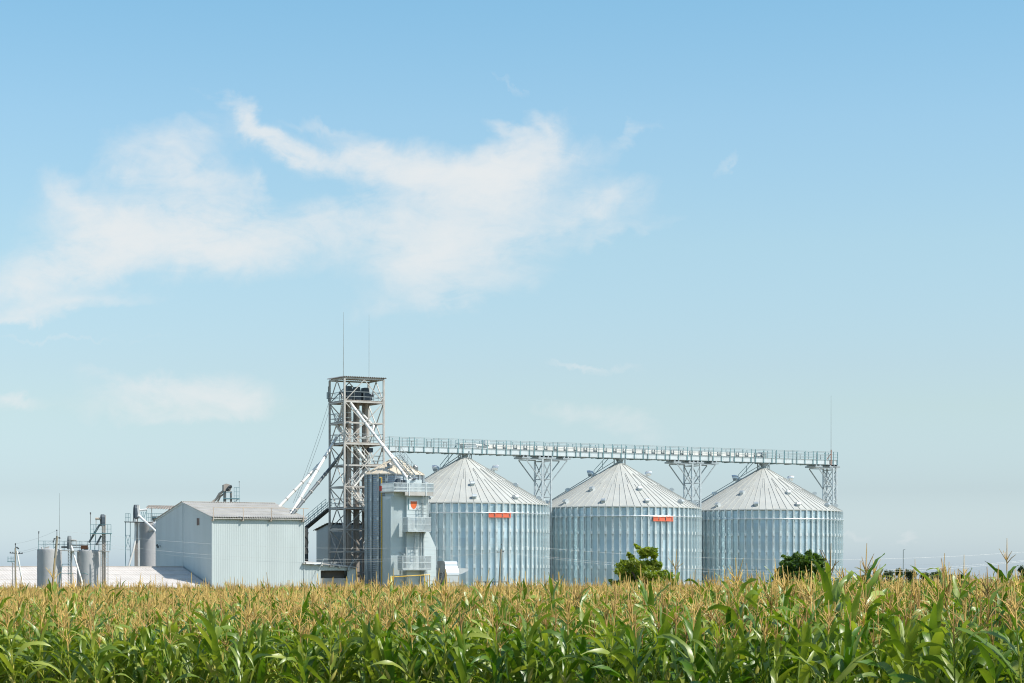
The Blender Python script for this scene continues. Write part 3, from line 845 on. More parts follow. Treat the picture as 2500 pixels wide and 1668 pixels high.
# ------------------------------------------------------------------ dryer
DR = Frame((954.4 - 1250) * 220 / F, 220, ROWDEG)
def build_dryer():
    t = thing('grain_dryer', DR(0, 0, 0), 'tall pale box shaped grain dryer with railed platforms and an orange shield sign', 'dryer')
    A = DR.u_at(1046, 0); B = DR.v_at(932.5, 0)
    zt = DR.z_at(1211, 0); zt2 = DR.z_at(1203, DR.u_at(1000))
    Z = lambda py, u=2.5, v=0: DR.z_at(py, u, v)
    uu = lambda px, v=0: DR.u_at(px, v)
    # body with vertical sheet ribs
    b = MB(DR)
    us = uu(991)
    n = 16
    b.box(0.0, us, .03, B, 0, zt)
    for i in range(n): 
        x = us * i / n; b.box(x, x + us / n * .55, 0, .03, 0, zt)
    for i in range(8):
        x = B * i / 8 + .04; b.box(-.03, 0, x, x + B / 16, 0, zt - .3)
    b.box(us, A, .0, B, 0, zt2)
    b.box(uu(962), us, -.02, B - .05, zt, Z(1202))
    b.build('body', M['dryer'], t)
    # projecting air duct with horizontal seams, sloping shoulder at the right
    d = MB(DR); v0 = -.35; x0, x1, x2 = uu(993, v0), uu(1046, v0), uu(1064.5, v0)
    zs = [0.0]; poly = [(x0, 0), (x2, 0), (x2, Z(1338, x2, v0)), (x1, Z(1295, x1, v0)), (x1, Z(1208, x1, v0)), (x0, Z(1208, x0, v0))]
    d.prism(poly, lambda p, k: (p[0], v0 + .36 * k if k == 0 else .0, p[1]))
    # air chamber behind the shoulder
    d.prism([(A, 0), (x2, 0), (x2, Z(1338, x2, v0)), (A, Z(1297, A, v0))], lambda p, k: (p[0], .0 if k == 0 else B, p[1]))
    for py in (1230, 1246, 1256, 1270, 1312, 1322, 1332.5, 1342, 1352, 1396, 1406, 1417):
        d.box(x0 + .02, (x2 if py > 1338 else x1) - .02, v0 - .018, v0, Z(py, x1, v0) - .02, Z(py, x1, v0) + .02)
    d.build('air_duct', M['dryer'], t)
    # corner posts in front of the duct
    for px in (991.5, 1028, 1034):
        x = uu(px, -.45); c = MB(DR); c.box(x - .06, x + .06, -.5, -.4, 0, Z(1296)); c.build('post', M['rail'], t)
    # platforms: picket rails
    def platform(pxa, pxb, py0, py1, v0, v1, floor=.10, leftside=True, solid=False):
        xa, xb = uu(pxa, v0), uu(pxb, v0); za, zb = Z(py1, xb, v0), Z(py0, xb, v0)
        f = MB(DR); f.box(xa, xb, v0, v1, za - floor, za); f.build('platform', M['zinc'], t)
        r = MB(DR)
        def side(p, q):
            for h in (zb, (za + zb) / 2, za + .08): r.bar((*p, h), (*q, h), .05, .06)
            L_ = math.dist(p, q); m_ = max(2, int(L_ / .125))
            for j in range(0 if p[1] == q[1] else 1, m_ + 1):
                s = j / m_; x, y = p[0] + (q[0] - p[0]) * s, p[1] + (q[1] - p[1]) * s
                r.bar((x, y, za), (x, y, zb), .062 if j % 9 else .09, .03)
        side((xa, v0), (xb, v0)); side((xa, v0), (xa, v1)); side((xb, v0), (xb, v1))
        r.build('railing', M['zinc_bright'], t)
        if solid:
            k = MB(DR); k.box(xa - .02, xa, v0, v1, za, zb); k.build('side_panel', M['sheet_grey'], t)
    platform(996, 1052, 1264, 1296.5, -1.45, -.36, solid=True)
    platform(983, 1052, 1358, 1390, -1.45, -.36, solid=True)
    xa, xb = uu(962, -.25), uu(1051, -.25); za, zb = Z(1202), Z(1181)
    top = MB(DR); top.box(-.1, xb, -.9, B + .05, za - .03, za + .02); top.box(uu(989, -.9), xb, -.92, -.75, Z(1211), za - .03); top.build('top_deck', M['steel'], t)
    r = MB(DR)
    def side(p, q, r=r):
        for h in (zb, (za + zb) / 2, za + .1): r.bar((*p, h), (*q, h), .05, .07)
        L_ = math.dist(p, q); m_ = max(2, int(L_ / .13))
        for j in range(0 if p[1] == q[1] else 1, m_ + (1 if p[1] == q[1] else 0)):
            s = j / m_; x, y = p[0] + (q[0] - p[0]) * s, p[1] + (q[1] - p[1]) * s; r.bar((x, y, za), (x, y, zb), .065, .03)
    side((-.1, -.9), (xb, -.9)); side((-.1, -.9), (-.1, B)); side((-.1, B), (xb, B)); side((xb, -.9), (xb, B))
    r.build('top_railing', M['zinc_bright'], t)
    for px in (999, 1040):
        x = uu(px, -.92); c = MB(DR); c.box(x - .05, x + .05, -.96, -.88, Z(1212), zb); c.build('hanger', M['zinc_bright'], t)
    # machinery on the roof
    m_ = MB(DR); xa2, xb2 = uu(991, .4), uu(1028, .4); m_.box(xa2, xb2, .2, 1.4, za, Z(1176)); m_.box(xa2, xa2 + .8, .2, 1.2, Z(1176), Z(1171)); m_.box(uu(1012, .4), xb2, .2, 1.0, Z(1176), Z(1171.5)); m_.build('inlet_box', M['dryer'], t)
    m_ = MB(DR); x = uu(968, .6); m_.prism([(-.25, 0), (.3, 0), (.3, .75), (.05, .75)], lambda p, k: (x + p[0], .3 + .6 * k, Z(1180) + p[1] - .3)); m_.build('motor_cover', M['head'], t)
    for px in (976, 981, 986):
        c = MB(DR); x = uu(px, .6); c.tube([(x, .6, Z(1183)), (x, .6, Z(1171.5))], .09, 8); c.build('motor', M['pipe_dark'], t)
    c = MB(DR); x = uu(1008, .3); c.tube([(x - .15, .0, Z(1171)), (x + .15, .0, Z(1168))], .12, 8); c.build('valve', M['head'], t)
    # ladder cages
    def ladder(px, pya, pyb, v):
        l = MB(DR); x = uu(px, v); z0, z1 = Z(pyb), Z(pya)
        for s in (-.2, .2): l.box(x + s - .02, x + s + .02, v - .02, v + .02, z0, z1)
        z = z0
        while z < z1: l.box(x - .2, x + .2, v - .015, v + .015, z, z + .03); z += .3
        for s in np.arange(0, 181, 45):
            a = R(s); l.box(x + .36 * math.cos(a) - .015, x + .36 * math.cos(a) + .015, v - .4 * math.sin(a) - .015, v - .4 * math.sin(a) + .015, z0, z1)
        z = z0 + .3
        while z < z1:
            q = [(x + .36 * math.cos(R(s)), v - .4 * math.sin(R(s)), z) for s in range(0, 181, 30)]
            for i in range(6): l.bar(q[i], q[i + 1], .03)
            z += .55
        l.build('ladder_cage', M['rail'], t)
    ladder(1036, 1211, 1264, -.7); ladder(1017, 1297, 1358, -.7); ladder(1034, 1391, 1445, -.7)
    # the shield sign
    s = MB(DR); vs = -.40; xa, xb = uu(999, vs), uu(1022, vs); z0, z1 = Z(1244.5, xa, vs), Z(1221, xa, vs)
    s.box(xa, xb, vs, v0, z0, z1); sg = s.build('sign_board', M['white'], t)
    cx = (xa + xb) / 2 - .02; w = (xb - xa) * .33; h = z1 - z0; zm = z0 + h * .5
    pl = [(-1, .78), (-1, .2), (-.93, -.15), (-.75, -.45), (-.42, -.72), (0, -.86), (.42, -.72), (.75, -.45), (.93, -.15), (1, .2), (1, .78), (.5, .72), (0, .74), (-.5, .72)]
    e_ = MB(DR); e_.prism([(cx + p[0] * w, zm + p[1] * h * .5) for p in pl], lambda p, k: (p[0], vs - .015 if k == 0 else vs, p[1])); e_.build('shield_emblem', M['orange'], sg)
    # dark edge bar beside the sign
    e2 = MB(DR); e2.box(xa - .10, xa - .06, vs + .0, v0 + .02, z0, z1 + .15); e2.build('sign_bracket', M['teal'], sg)
    # fuse box, yellow gas pipe
    f = MB(DR); f.box(-.28, -.05, B - .25, B + .05, Z(1199, 0, B), Z(1187, 0, B)); f.build('red_box', M['redbox'], t)
    y = MB(DR); x = -.08; zt_ = Z(1166, 0, B)
    y.tube([(x - .22, B - .1, zt_ - .08), (x - .18, B - .1, zt_), (x, B - .1, zt_), (x, B - .1, 0)], .055, 8); y.build('gas_pipe', M['yellow'], t)
    lp = MB(DR); xx = uu(984, -.05); lp.bar((xx - .45, -.05, Z(1348)), (xx, -.35, Z(1352)), .05); lp.box(xx - .12, xx + .1, -.45, -.25, Z(1356), Z(1352)); lp.build('lamp_bracket', M['rail'], t)
build_dryer()

def build_gas_frame():
    v = -2.2
    a, b, c, d = [DR(DR.u_at(px, v), v, DR.z_at(py, DR.u_at(px, v), v)) for px, py in ((953, 1409), (1033, 1405), (1038, 1404), (1049, 1403.5))]
    t = thing('gas_pipe_frame', (a.x, a.y, 0), 'low yellow gas pipe frame running in front of the dryer base', 'pipe frame')
    m_ = MB(); m_.tube([Vector((a.x, a.y, 0)), a, d, Vector((d.x, d.y, 0))], .06, 8, loc=False); m_.build('pipe', M['yellow'], t)
    for px in (958, 1036):
        u = DR.u_at(px, v); p = DR(u, v, 0); q = DR(u, v, DR.z_at(1406.5, u, v)); m_ = MB(); m_.tube([p, q], .05, 8, loc=False); m_.build('post', M['yellow'], t)
build_gas_frame()

def build_fan_unit():
    v = -.2; u0, u1 = DR.u_at(1091, v), DR.u_at(1121, v)
    Z = lambda py: DR.z_at(py, u0, v)
    vb = v + (DR.v_at(1068.5, u0) - v)
    t = thing('fan_unit', DR(u0, v, 0), 'shiny white hooded fan housing with a round inlet, right of the dryer', 'fan unit')
    h = MB(DR); prof = [(vb, 0), (v, 0), (v, Z(1403)), (v + .03, Z(1398)), (v + .10, Z(1393.5)), (v + .20, Z(1390)), (v + .30, Z(1386.5)), (v + .37, Z(1382)), (v + .40, Z(1377)), (v + .45, Z(1373)), (v + .55, Z(1370.8)), (v + .70, Z(1370)), (vb, Z(1370))]
    pr = [(p[0], p[1]) for p in prof]
    h.prism(pr, lambda p, k: (u0 + (u1 - u0) * k, p[0], p[1]))
    h.build('housing', M['duct'], t)
    ls = MB(DR); ls.prism([(p[0] - .0, p[1]) for p in pr], lambda p, k: (u0 - .03 + .026 * k, p[0], p[1])); ls.build('side_plate', M['grille'], t)
    g = MB(DR); vc, zc, rr = (v + vb) / 2 - .05, Z(1416), .62
    ring = [(u0 - .10, vc + rr * 1.0 * math.cos(a), zc + 1.15 * rr * math.sin(a)) for a in np.linspace(0, 2 * math.pi, 25)]
    g.tube(ring, .07, 8); 
    for f, du in ((.72, -.12), (.42, -.16)):
        g.tube([(u0 + du, vc + rr * f * math.cos(a), zc + 1.15 * rr * f * math.sin(a)) for a in np.linspace(0, 2 * math.pi, 25)], .08, 8)
    g.tube([(u0 - .3, vc, zc), (u0 - .03, vc, zc)], .16, 12); g.build('fan_inlet', M['grille'], t, smooth=True)
    e = MB(DR)
    ua, ub = u1, DR.u_at(1140, v + .6)
    e.prism([(ua, Z(1387)), (ub, Z(1388)), (ub - .05, Z(1394)), (ua + .35, Z(1402)), (ua, Z(1402))], lambda p, k: (p[0], v + .25 + .8 * k, p[1])); e.build('outlet', M['duct'], t)
    s = MB(DR); s.box(u0 + .02, u1 - .02, v - .02, v, Z(1405), Z(1404)); s.box(u0 + .02, u1 - .02, v - .02, v, Z(1422), Z(1421)); s.build('seam', M['rail'], t)
build_fan_unit()

# ------------------------------------------------------------------ hall and the low buildings
HALL = Frame((518 - 1250) * 216 / F, 216, ROWDEG)
HL = HALL.u_at(742, 0); HW = HALL.v_at(380, 0)
HE = zat(1263, 216); HR = HALL.z_at(1227.5, 0, HW / 2)
def corrugated(mb, p, q, zb, ztop, pitch=.19, depth=.010, side=1):
    """upright ribbed sheet from p to q (u,v); ztop is a function of 0..1"""
    L_ = math.dist(p, q); n = int(L_ / (pitch / 4)); dx, dy = (q[0] - p[0]) / L_, (q[1] - p[1]) / L_
    nx, ny = dy * side, -dx * side; pts = []
    off = [0, 0, depth, depth]
    for i in range(n + 1):
        s = i / n; o = off[i % 4]
        x, y = p[0] + (q[0] - p[0]) * s + nx * o, p[1] + (q[1] - p[1]) * s + ny * o
        pts += [(x, y, zb), (x, y, ztop(s))]
    mb.L(pts, [(2 * i, 2 * i + 2, 2 * i + 3, 2 * i + 1) for i in range(n)])
def wavy_roof(mb, e0, e1, r0, r1, pitch=.25, depth=.03, th=.03):
    """roof sheet between eave line e0-e1 and ridge line r0-r1, waves along the eave"""
    e0, e1, r0, r1 = map(Vector, (e0, e1, r0, r1)); L_ = (e1 - e0).length; n = max(4, int(L_ / (pitch / 4))); pts = []
    nrow = 5
    for k in range(nrow + 1):
        g = k / nrow
        for i in range(n + 1):
            s = i / n; p = e0.lerp(e1, s).lerp(r0.lerp(r1, s), g)
            # sheets overlap: a small step at each row
            pts.append((p.x, p.y, p.z + depth * math.sin(2 * math.pi * i / 4)))
    fs = [(k * (n + 1) + i, k * (n + 1) + i + 1, (k + 1) * (n + 1) + i + 1, (k + 1) * (n + 1) + i) for k in range(nrow) for i in range(n)]
    mb.L(pts, fs); mb.L([(x, y, z - th) for x, y, z in pts], [f[::-1] for f in fs])
    # seams across the slope
    for k in range(1, nrow):
        g = k / nrow; a, b = e0.lerp(r0, g), e1.lerp(r1, g); mb.bar((a.x, a.y, a.z + depth), (b.x, b.y, b.z + depth), .05, .035)
def build_hall():
    t = thing('storage_hall', HALL(0, 0, 0), 'large pale blue ribbed metal storage hall with a pitched roof', 'hall')
    w = MB(HALL)
    corrugated(w, (0, 0), (HL, 0), 0, lambda s: HE)
    corrugated(w, (HL, 0), (HL, HW), 0, lambda s: HE + (HR - HE) * (1 - abs(2 * s - 1)))
    corrugated(w, (HL, HW), (0, HW), 0, lambda s: HE)
    w.build('wall', M['sheet'], t)
    g = MB(HALL); corrugated(g, (0, HW), (0, 0), 0, lambda s: HE + (HR - HE) * (1 - abs(2 * s - 1)), pitch=.16, depth=.02); 
    g.build('gable', M['sheet'], t)
    tr = MB(HALL)
    tr.box(-.06, .05, -.06, .05, 0, HE); tr.box(HL - .05, HL + .06, -.06, .05, 0, HE)
    for py in (448, 470):
        pass
    v2 = HW / 2; tr.box(-.055, -.02, v2 - .05, v2 + .05, 0, HR - .1)
    tr.bar((-.05, 0, HE), (-.05, HW / 2, HR), .06, .14); tr.bar((-.05, HW, HE), (-.05, HW / 2, HR), .06, .14)
    tr.build('corner_trim', M['sheet'], t)
    r = MB(HALL); sl = (HR - HE) / (HW / 2)
    wavy_roof(r, (-.18, -.35, HE - .35 * sl + .1), (HL + .25, -.35, HE - .35 * sl + .1), (-.18, HW / 2, HR + .1), (HL + .25, HW / 2, HR + .1))
    wavy_roof(r, (HL + .25, HW + .35, HE - .35 * sl + .1), (-.18, HW + .35, HE - .35 * sl + .1), (HL + .25, HW / 2, HR + .1), (-.18, HW / 2, HR + .1))
    r.bar((-.18, HW / 2, HR + .13), (HL + .25, HW / 2, HR + .13), .35, .05)
    r.build('roof', M['asbestos'], t)
    f = MB(HALL); f.box(-.1, HL + .2, -.30, -.22, HE - .16, HE - .05); f.build('fascia', M['steel'], t)
    # roof edge rail with posts and brackets
    ra = MB(HALL); zr = HE + .98
    ra.bar((.15, -.35, zr), (HL + .35, -.35, zr), .05)
    for px in (521, 594, 663, 741):
        u = HALL.u_at(px, -.35); ra.box(u - .03, u + .03, -.38, -.32, HE - .28, zr); ra.box(u - .12, u + .06, -.30, -.02, HE - .34, HE - .22)
    ra.build('roof_rail', M['pipe_tan'], t)
    wi = MB(HALL); v = HALL.v_at(486.5, 0); v1 = HALL.v_at(483, 0); z0, z1 = HALL.z_at(1281.5, 0, v), HALL.z_at(1266, 0, v)
    wi.box(-.06, .0, v - .02, v1, z0, z1); win = wi.build('window', M['window'], t)
    fr = MB(HALL); fr.box(-.08, -.02, v1, v1 + .09, z0 - .05, z1 + .05); fr.box(-.08, -.02, v - .06, v - .02, z0 - .05, z1 + .05); fr.build('frame', M['red'] if False else M['rust'], win)
    l = MB(HALL); v = HALL.v_at(386, -.3); z = HALL.z_at(1333, -.3, v); l.bar((-.35, v + .25, z + .12), (-.3, v, z - .18), .12, .2); l.bar((-.3, v, z), (0, v, z), .05); l.build('wall_lamp', M['steel_dark'], t)
    return t
build_hall()

def hall_end(px, py, extra=.12):
    """a point on the right end wall of the hall seen at (px, py)"""
    u = HALL.u_at(742, 0); v = HALL.v_at(px, u + .05); p = HALL(u + .05, v); return P(px, py, p.y)
def to_wall(a, px, py, k=.12):
    b = hall_end(px, py); return b + (b - a) * k
a_ = P(822, 1068, 231); spout([a_, a_.lerp(to_wall(a_, 716, 1245), .5), to_wall(a_, 716, 1245)], .16, M['pipe'], 'pale grain spout slanting left from the lattice tower, the right one of two')
a_ = P(785, 1128, 230); spout([a_, a_.lerp(to_wall(a_, 683, 1236), .5), to_wall(a_, 683, 1236)], .15, M['pipe'], 'pale grain spout joining the tower spouts and reaching farthest left')
a_ = P(842, 1098, 229.5); spout([a_, P(803, 1147, 230), to_wall(P(803, 1147, 230), 721, 1247, .1)], .17, M['pipe_dark'], 'dark inclined pipe running from the lattice tower down behind the hall roof')  # shade on this pipe is put into its dark colour

def build_low_house():
    ze = HALL.z_at(1433, 0, 0); vr = 8.2; zr = HALL.z_at(1384.0, 0, vr); Ln = 34
    t = thing('low_building', HALL(-Ln / 2, 4, 0), 'long low building with a pale corrugated roof at the left of the hall', 'building')
    r = MB(HALL)
    wavy_roof(r, (-Ln, -.25, ze - .06), (-.13, -.25, ze - .06), (-Ln, vr, zr), (-.13, vr, zr), pitch=.30, depth=.02)
    wavy_roof(r, (-.13, 2 * vr, ze), (-Ln, 2 * vr, ze), (-.13, vr, zr), (-Ln, vr, zr), pitch=.30, depth=.02)
    r.bar((-Ln, vr, zr + .03), (-.13, vr, zr + .03), .4, .06); r.bar((-.28, -.25, ze), (-.28, vr, zr + .03), .06, .06); 
    r.build('roof', M['asbestos_low'], t)
    w = MB(HALL); w.box(-Ln + .3, -.1, .1, .3, 0, ze - .1); w.box(-Ln + .3, -.1, 2 * vr - .4, 2 * vr - .2, 0, ze - .1)
    w.box(-Ln + .3, -Ln + .5, .3, 2 * vr - .4, 0, ze - .1); w.prism([(.1, ze - .1), (2 * vr - .2, ze - .1), (vr, zr - .12)], lambda p, k: (-Ln + .3 + .2 * k, p[0], p[1]))
    w.build('wall', M['door'], t)
build_low_house()

def build_low_shed():
    fr = Frame(*HALL(HL + .08, 0, 0)[:2], ROWDEG); 
    t = thing('lean_to_shed', fr(0, 0, 0), 'low pale lean-to shed with a dark open bay between the hall and the dryer', 'shed')
    U = fr.u_at(868, 0); D = 3.2
    z0, z1 = fr.z_at(1374, 0), fr.z_at(1387, U)
    zt = lambda s: z0 + (z1 - z0) * s
    a, b = fr.u_at(783, 0) / U, fr.u_at(848, 0) / U
    zd = fr.z_at(1393, U * a)
    w = MB(fr)
    corrugated(w, (0, 0), (U * a, 0), 0, lambda s: zt(s * a) - .08, pitch=.16, depth=.02)
    corrugated(w, (U * b, 0), (U, 0), 0, lambda s: zt(b + s * (1 - b)) - .08, pitch=.16, depth=.02)
    corrugated(w, (U * a, 0), (U * b, 0), zd, lambda s: zt(a + s * (b - a)) - .08, pitch=.16, depth=.02)
    corrugated(w, (U, 0), (U, D), 0, lambda s: z1 - .08); corrugated(w, (U, D), (0, D), 0, lambda s: zt(1 - s) - .08)
    w.build('wall', M['sheet'], t)
    d = MB(fr); d.box(U * a - .05, U * b + .05, .9, 1.0, 0, zd); zs = fr.z_at(1412, U * .5); 
    d.build('back_wall', M['door'], t)
    d = MB(fr); d.box(U * a, U * b, .3, .36, 0, zs); d.build('sliding_door', M['steel'], t)
    r = MB(fr)
    c_ = fr.u_at(786, -.2)
    r.bar((-.05, 0, zt(0) + .06), (U + .1, 0, zt(1) + .06), .04, .10)
    f0 = [(0, -.35, zt(0)), (U + .15, -.35, zt(1)), (U + .15, D, zt(1) + .25), (0, D, zt(0) + .25)]
    r.L(f0 + [(x, y, z + .06) for x, y, z in f0], [(3, 2, 1, 0), (4, 5, 6, 7), (0, 1, 5, 4), (1, 2, 6, 5), (2, 3, 7, 6), (3, 0, 4, 7)])
    for px in (743, 764, 786, 808, 829): 
        u = fr.u_at(px, -.3); r.box(u - .09, u + .09, -.34, -.05, zt(u / U) - .16, zt(u / U) - .01)
    r.build('roof', M['steel'], t)
    tr = MB(fr); tr.box(0, c_, -.40, -.35, zt(0) - .03 - .1, zt(0) + .05); tr.build('eave_board', M['white'], t)
    k = MB(fr); k.bar((fr.u_at(778, -.5), -.55, fr.z_at(1391, 1)), (fr.u_at(791, -.5), -.5, fr.z_at(1364, 1)), .05); k.bar((fr.u_at(848, -.4), -.45, fr.z_at(1390, 5)), (fr.u_at(866, -.4), -.4, fr.z_at(1364, 5)), .05); k.bar((fr.u_at(791, -.5), -.5, fr.z_at(1364.5, 1)), (fr.u_at(802, -.5), -.5, fr.z_at(1365, 1)), .05); k.box(U * b - .1, U * b + .15, -.4, -.1, zt(b) - .35, zt(b) - .05)
    k.build('bracket', M['rail'], t)
build_low_shed()

def build_tall_shed():
    fr = Frame((801 - 1250) * 236 / F, 236, ROWDEG)
    t = thing('tall_shed', fr(0, 0, 0), 'tall narrow grey shed with a sloping roof behind the lattice tower', 'shed')
    W_ = fr.v_at(772.5, 0); U = 4.6; z1 = fr.z_at(1279, 0); z0 = fr.z_at(1294, 0, W_)
    w = MB(fr); corrugated(w, (0, W_), (0, 0), 0, lambda s: z0 + (z1 - z0) * s - .06, pitch=.2); corrugated(w, (0, 0), (U, 0), 0, lambda s: z1 - .06, pitch=.2)
    corrugated(w, (U, 0), (U, W_), 0, lambda s: z1 + (z0 - z1) * s - .06); corrugated(w, (U, W_), (0, W_), 0, lambda s: z0 - .06)
    w.build('wall', M['sheet_grey'], t)
    r = MB(fr); wavy_roof(r, (U + .2, W_ + .35, z0 - .02), (-.25, W_ + .35, z0 - .02), (U + .2, -.35, z1 + .10), (-.25, -.35, z1 + .10), depth=.045); r.build('roof', M['steel_dark'], t)
build_tall_shed()

# ------------------------------------------------------------------ concrete tanks on the left
def tank(px0, px1, top, Z, label, lid=True):
    cx = ((px0 + px1) / 2 - 1250) * Z / F; r = (px1 - px0) / 2 * Z / F; zt = zat(top, Z - r)
    t = thing('concrete_tank', (cx, Z, 0), label, 'tank', 'round concrete tanks')
    mb = MB(lambda u, v, z: Vector((cx + u, Z + v, z)))
    pr = [(r * (1 + .006 * random.uniform(-1, 1)), z) for z in np.linspace(0, zt - .12, 26)] + [(r * .985, zt - .04), (r * .93, zt), (.01, zt + .04)]
    mb.lathe(pr, (0, 0), 40); mb.build('wall', M['concrete'], t, smooth=True)
    if lid:
        h = MB(lambda u, v, z: Vector((cx + u, Z + v, z)))
        h.prism([(-.2, 0), (.2, 0), (.28, .22), (-.15, .12)], lambda p, k: (-r * .25 + p[0], -.2 + .3 * k, zt + p[1] + .02)); h.tube([(-r * .6, 0, zt), (-r * .62, 0, zt + .16)], .07, 8); h.build('hatch', M['steel'], t)
    return t, cx, r, zt
ZT = 203.0
tank(91, 150, 1340, ZT, 'round grey concrete tank behind the leaning pole')
tank(188.5, 245, 1343, ZT, 'round grey concrete tank beside the caged ladder elevator')
def build_tank_rails():
    t = thing('tank_walkway', P(160, 1343, ZT), 'railed walkway over the two concrete tanks', 'walkway')
    d = MB(); d.bar(P(148, 1344, ZT - .9), P(192, 1346, ZT - .9), .5, .08, loc=False); d.bar(P(240, 1346, ZT - .9), P(268, 1347, ZT - .9), .5, .08, loc=False); d.build('deck', M['steel'], t)
    r = MB(); zf = ZT - .75
    for y0, y1 in ((1321, 1322), (1329, 1330)): r.bar(P(94, y0, zf), P(270, y1, zf), .035, loc=False)
    for px in (94, 107, 110, 131, 154, 158, 178, 195, 200, 213, 232, 240, 244, 262, 269): r.bar(P(px, 1321, zf), P(px, 1344, zf), .035, loc=False)
    for a, b in ((94, 1324), (94, 1328)): pass
    r.build('railing', M['teal'], t)
    m = MB(); m.bar(P(150, 1336, zf), P(166, 1336, zf), .16, loc=False); m.bar(P(176, 1332, zf), P(210, 1333, zf), .07, loc=False); m.bar(P(176, 1337, zf), P(212, 1338, zf), .06, loc=False); m.build('screw_conveyor', M['steel_dark'], t)
    b = MB(); p = P(206, 1336, zf); b.bar(p + Vector((-.30, 0, 0)), p + Vector((.30, 0, 0)), .3, .34, loc=False); b.build('rust_box', M['rust'], t)
build_tank_rails()

def head_shape(mb, c, w, h, depth, ang=0):
    """rounded elevator head: c is its lower middle"""
    pr = [(-.5 * w, 0), (.5 * w, 0), (.55 * w, .35 * h), (.45 * w, .75 * h), (.22 * w, .97 * h), (0, h), (-.22 * w, .97 * h), (-.45 * w, .75 * h), (-.55 * w, .35 * h)]
    fr = Frame(c.x, c.y, -50)
    mb2 = MB(fr); mb2.prism(pr, lambda p, k: (p[0], -depth / 2 + depth * k, c.z + p[1])); mb.add(mb2.v, mb2.f)

def build_mid_elevator():
    Z = 202.2; b = P(169.5, 1420, Z); b.z = 0
    t = thing('tank_elevator', b, 'slim lattice elevator leg standing between the two concrete tanks', 'bucket elevator')
    l = MB()
    for px in (166.5, 172.5, 175): l.bar(Vector((P(px, 1400, Z).x, Z, 0)), P(px, 1340, Z), .055 if px < 175 else .10, loc=False)
    for k in range(12):
        y = 1345 + k * 8; l.bar(P(166.5, y, Z), P(172.5, y, Z), .03, loc=False); l.bar(P(166.5, y, Z), P(172.5, y + 8, Z), .03, loc=False)
    l.build('leg', M['steel'], t)
    h = MB(); head_shape(h, P(169.5, 1341, Z), .32, 1.22, .3); h.build('head', M['pipe_dark'], t)
    m_ = MB(); m_.tube([P(174, 1319, Z), P(187, 1320, Z)], .08, 8, loc=False); m_.bar(P(186, 1321, Z), P(186, 1335, Z), .05, loc=False); m_.build('motor', M['steel'], t)
    s = MB(); s.tube([P(174, 1333, Z), P(200, 1421, Z - .8), P(200, 1432, Z - .8)], .085, 8, loc=False); s.tube([P(199, 1424, Z - .8), P(198, 1445, Z - .8)], .13, 8, loc=False); s.build('spout', M['pipe'], t)
    f = MB()
    f.bar(P(152, 1377.5, Z), P(174, 1377.5, Z), .05, loc=False); f.bar(P(152, 1378, Z), P(144, 1436, Z), .05, loc=False); f.bar(P(141, 1400, Z - .4), P(186, 1400, Z - .4), .04, loc=False); f.bar(P(141, 1400, Z - .4), P(139, 1440, Z - .4), .04, loc=False)
    f.tube([P(195, 1399, Z - 1), P(208, 1400, Z - 1.3), P(215, 1403, Z - 1.3)], .03, 6, loc=False); f.build('frame', M['teal'], t)
build_mid_elevator()

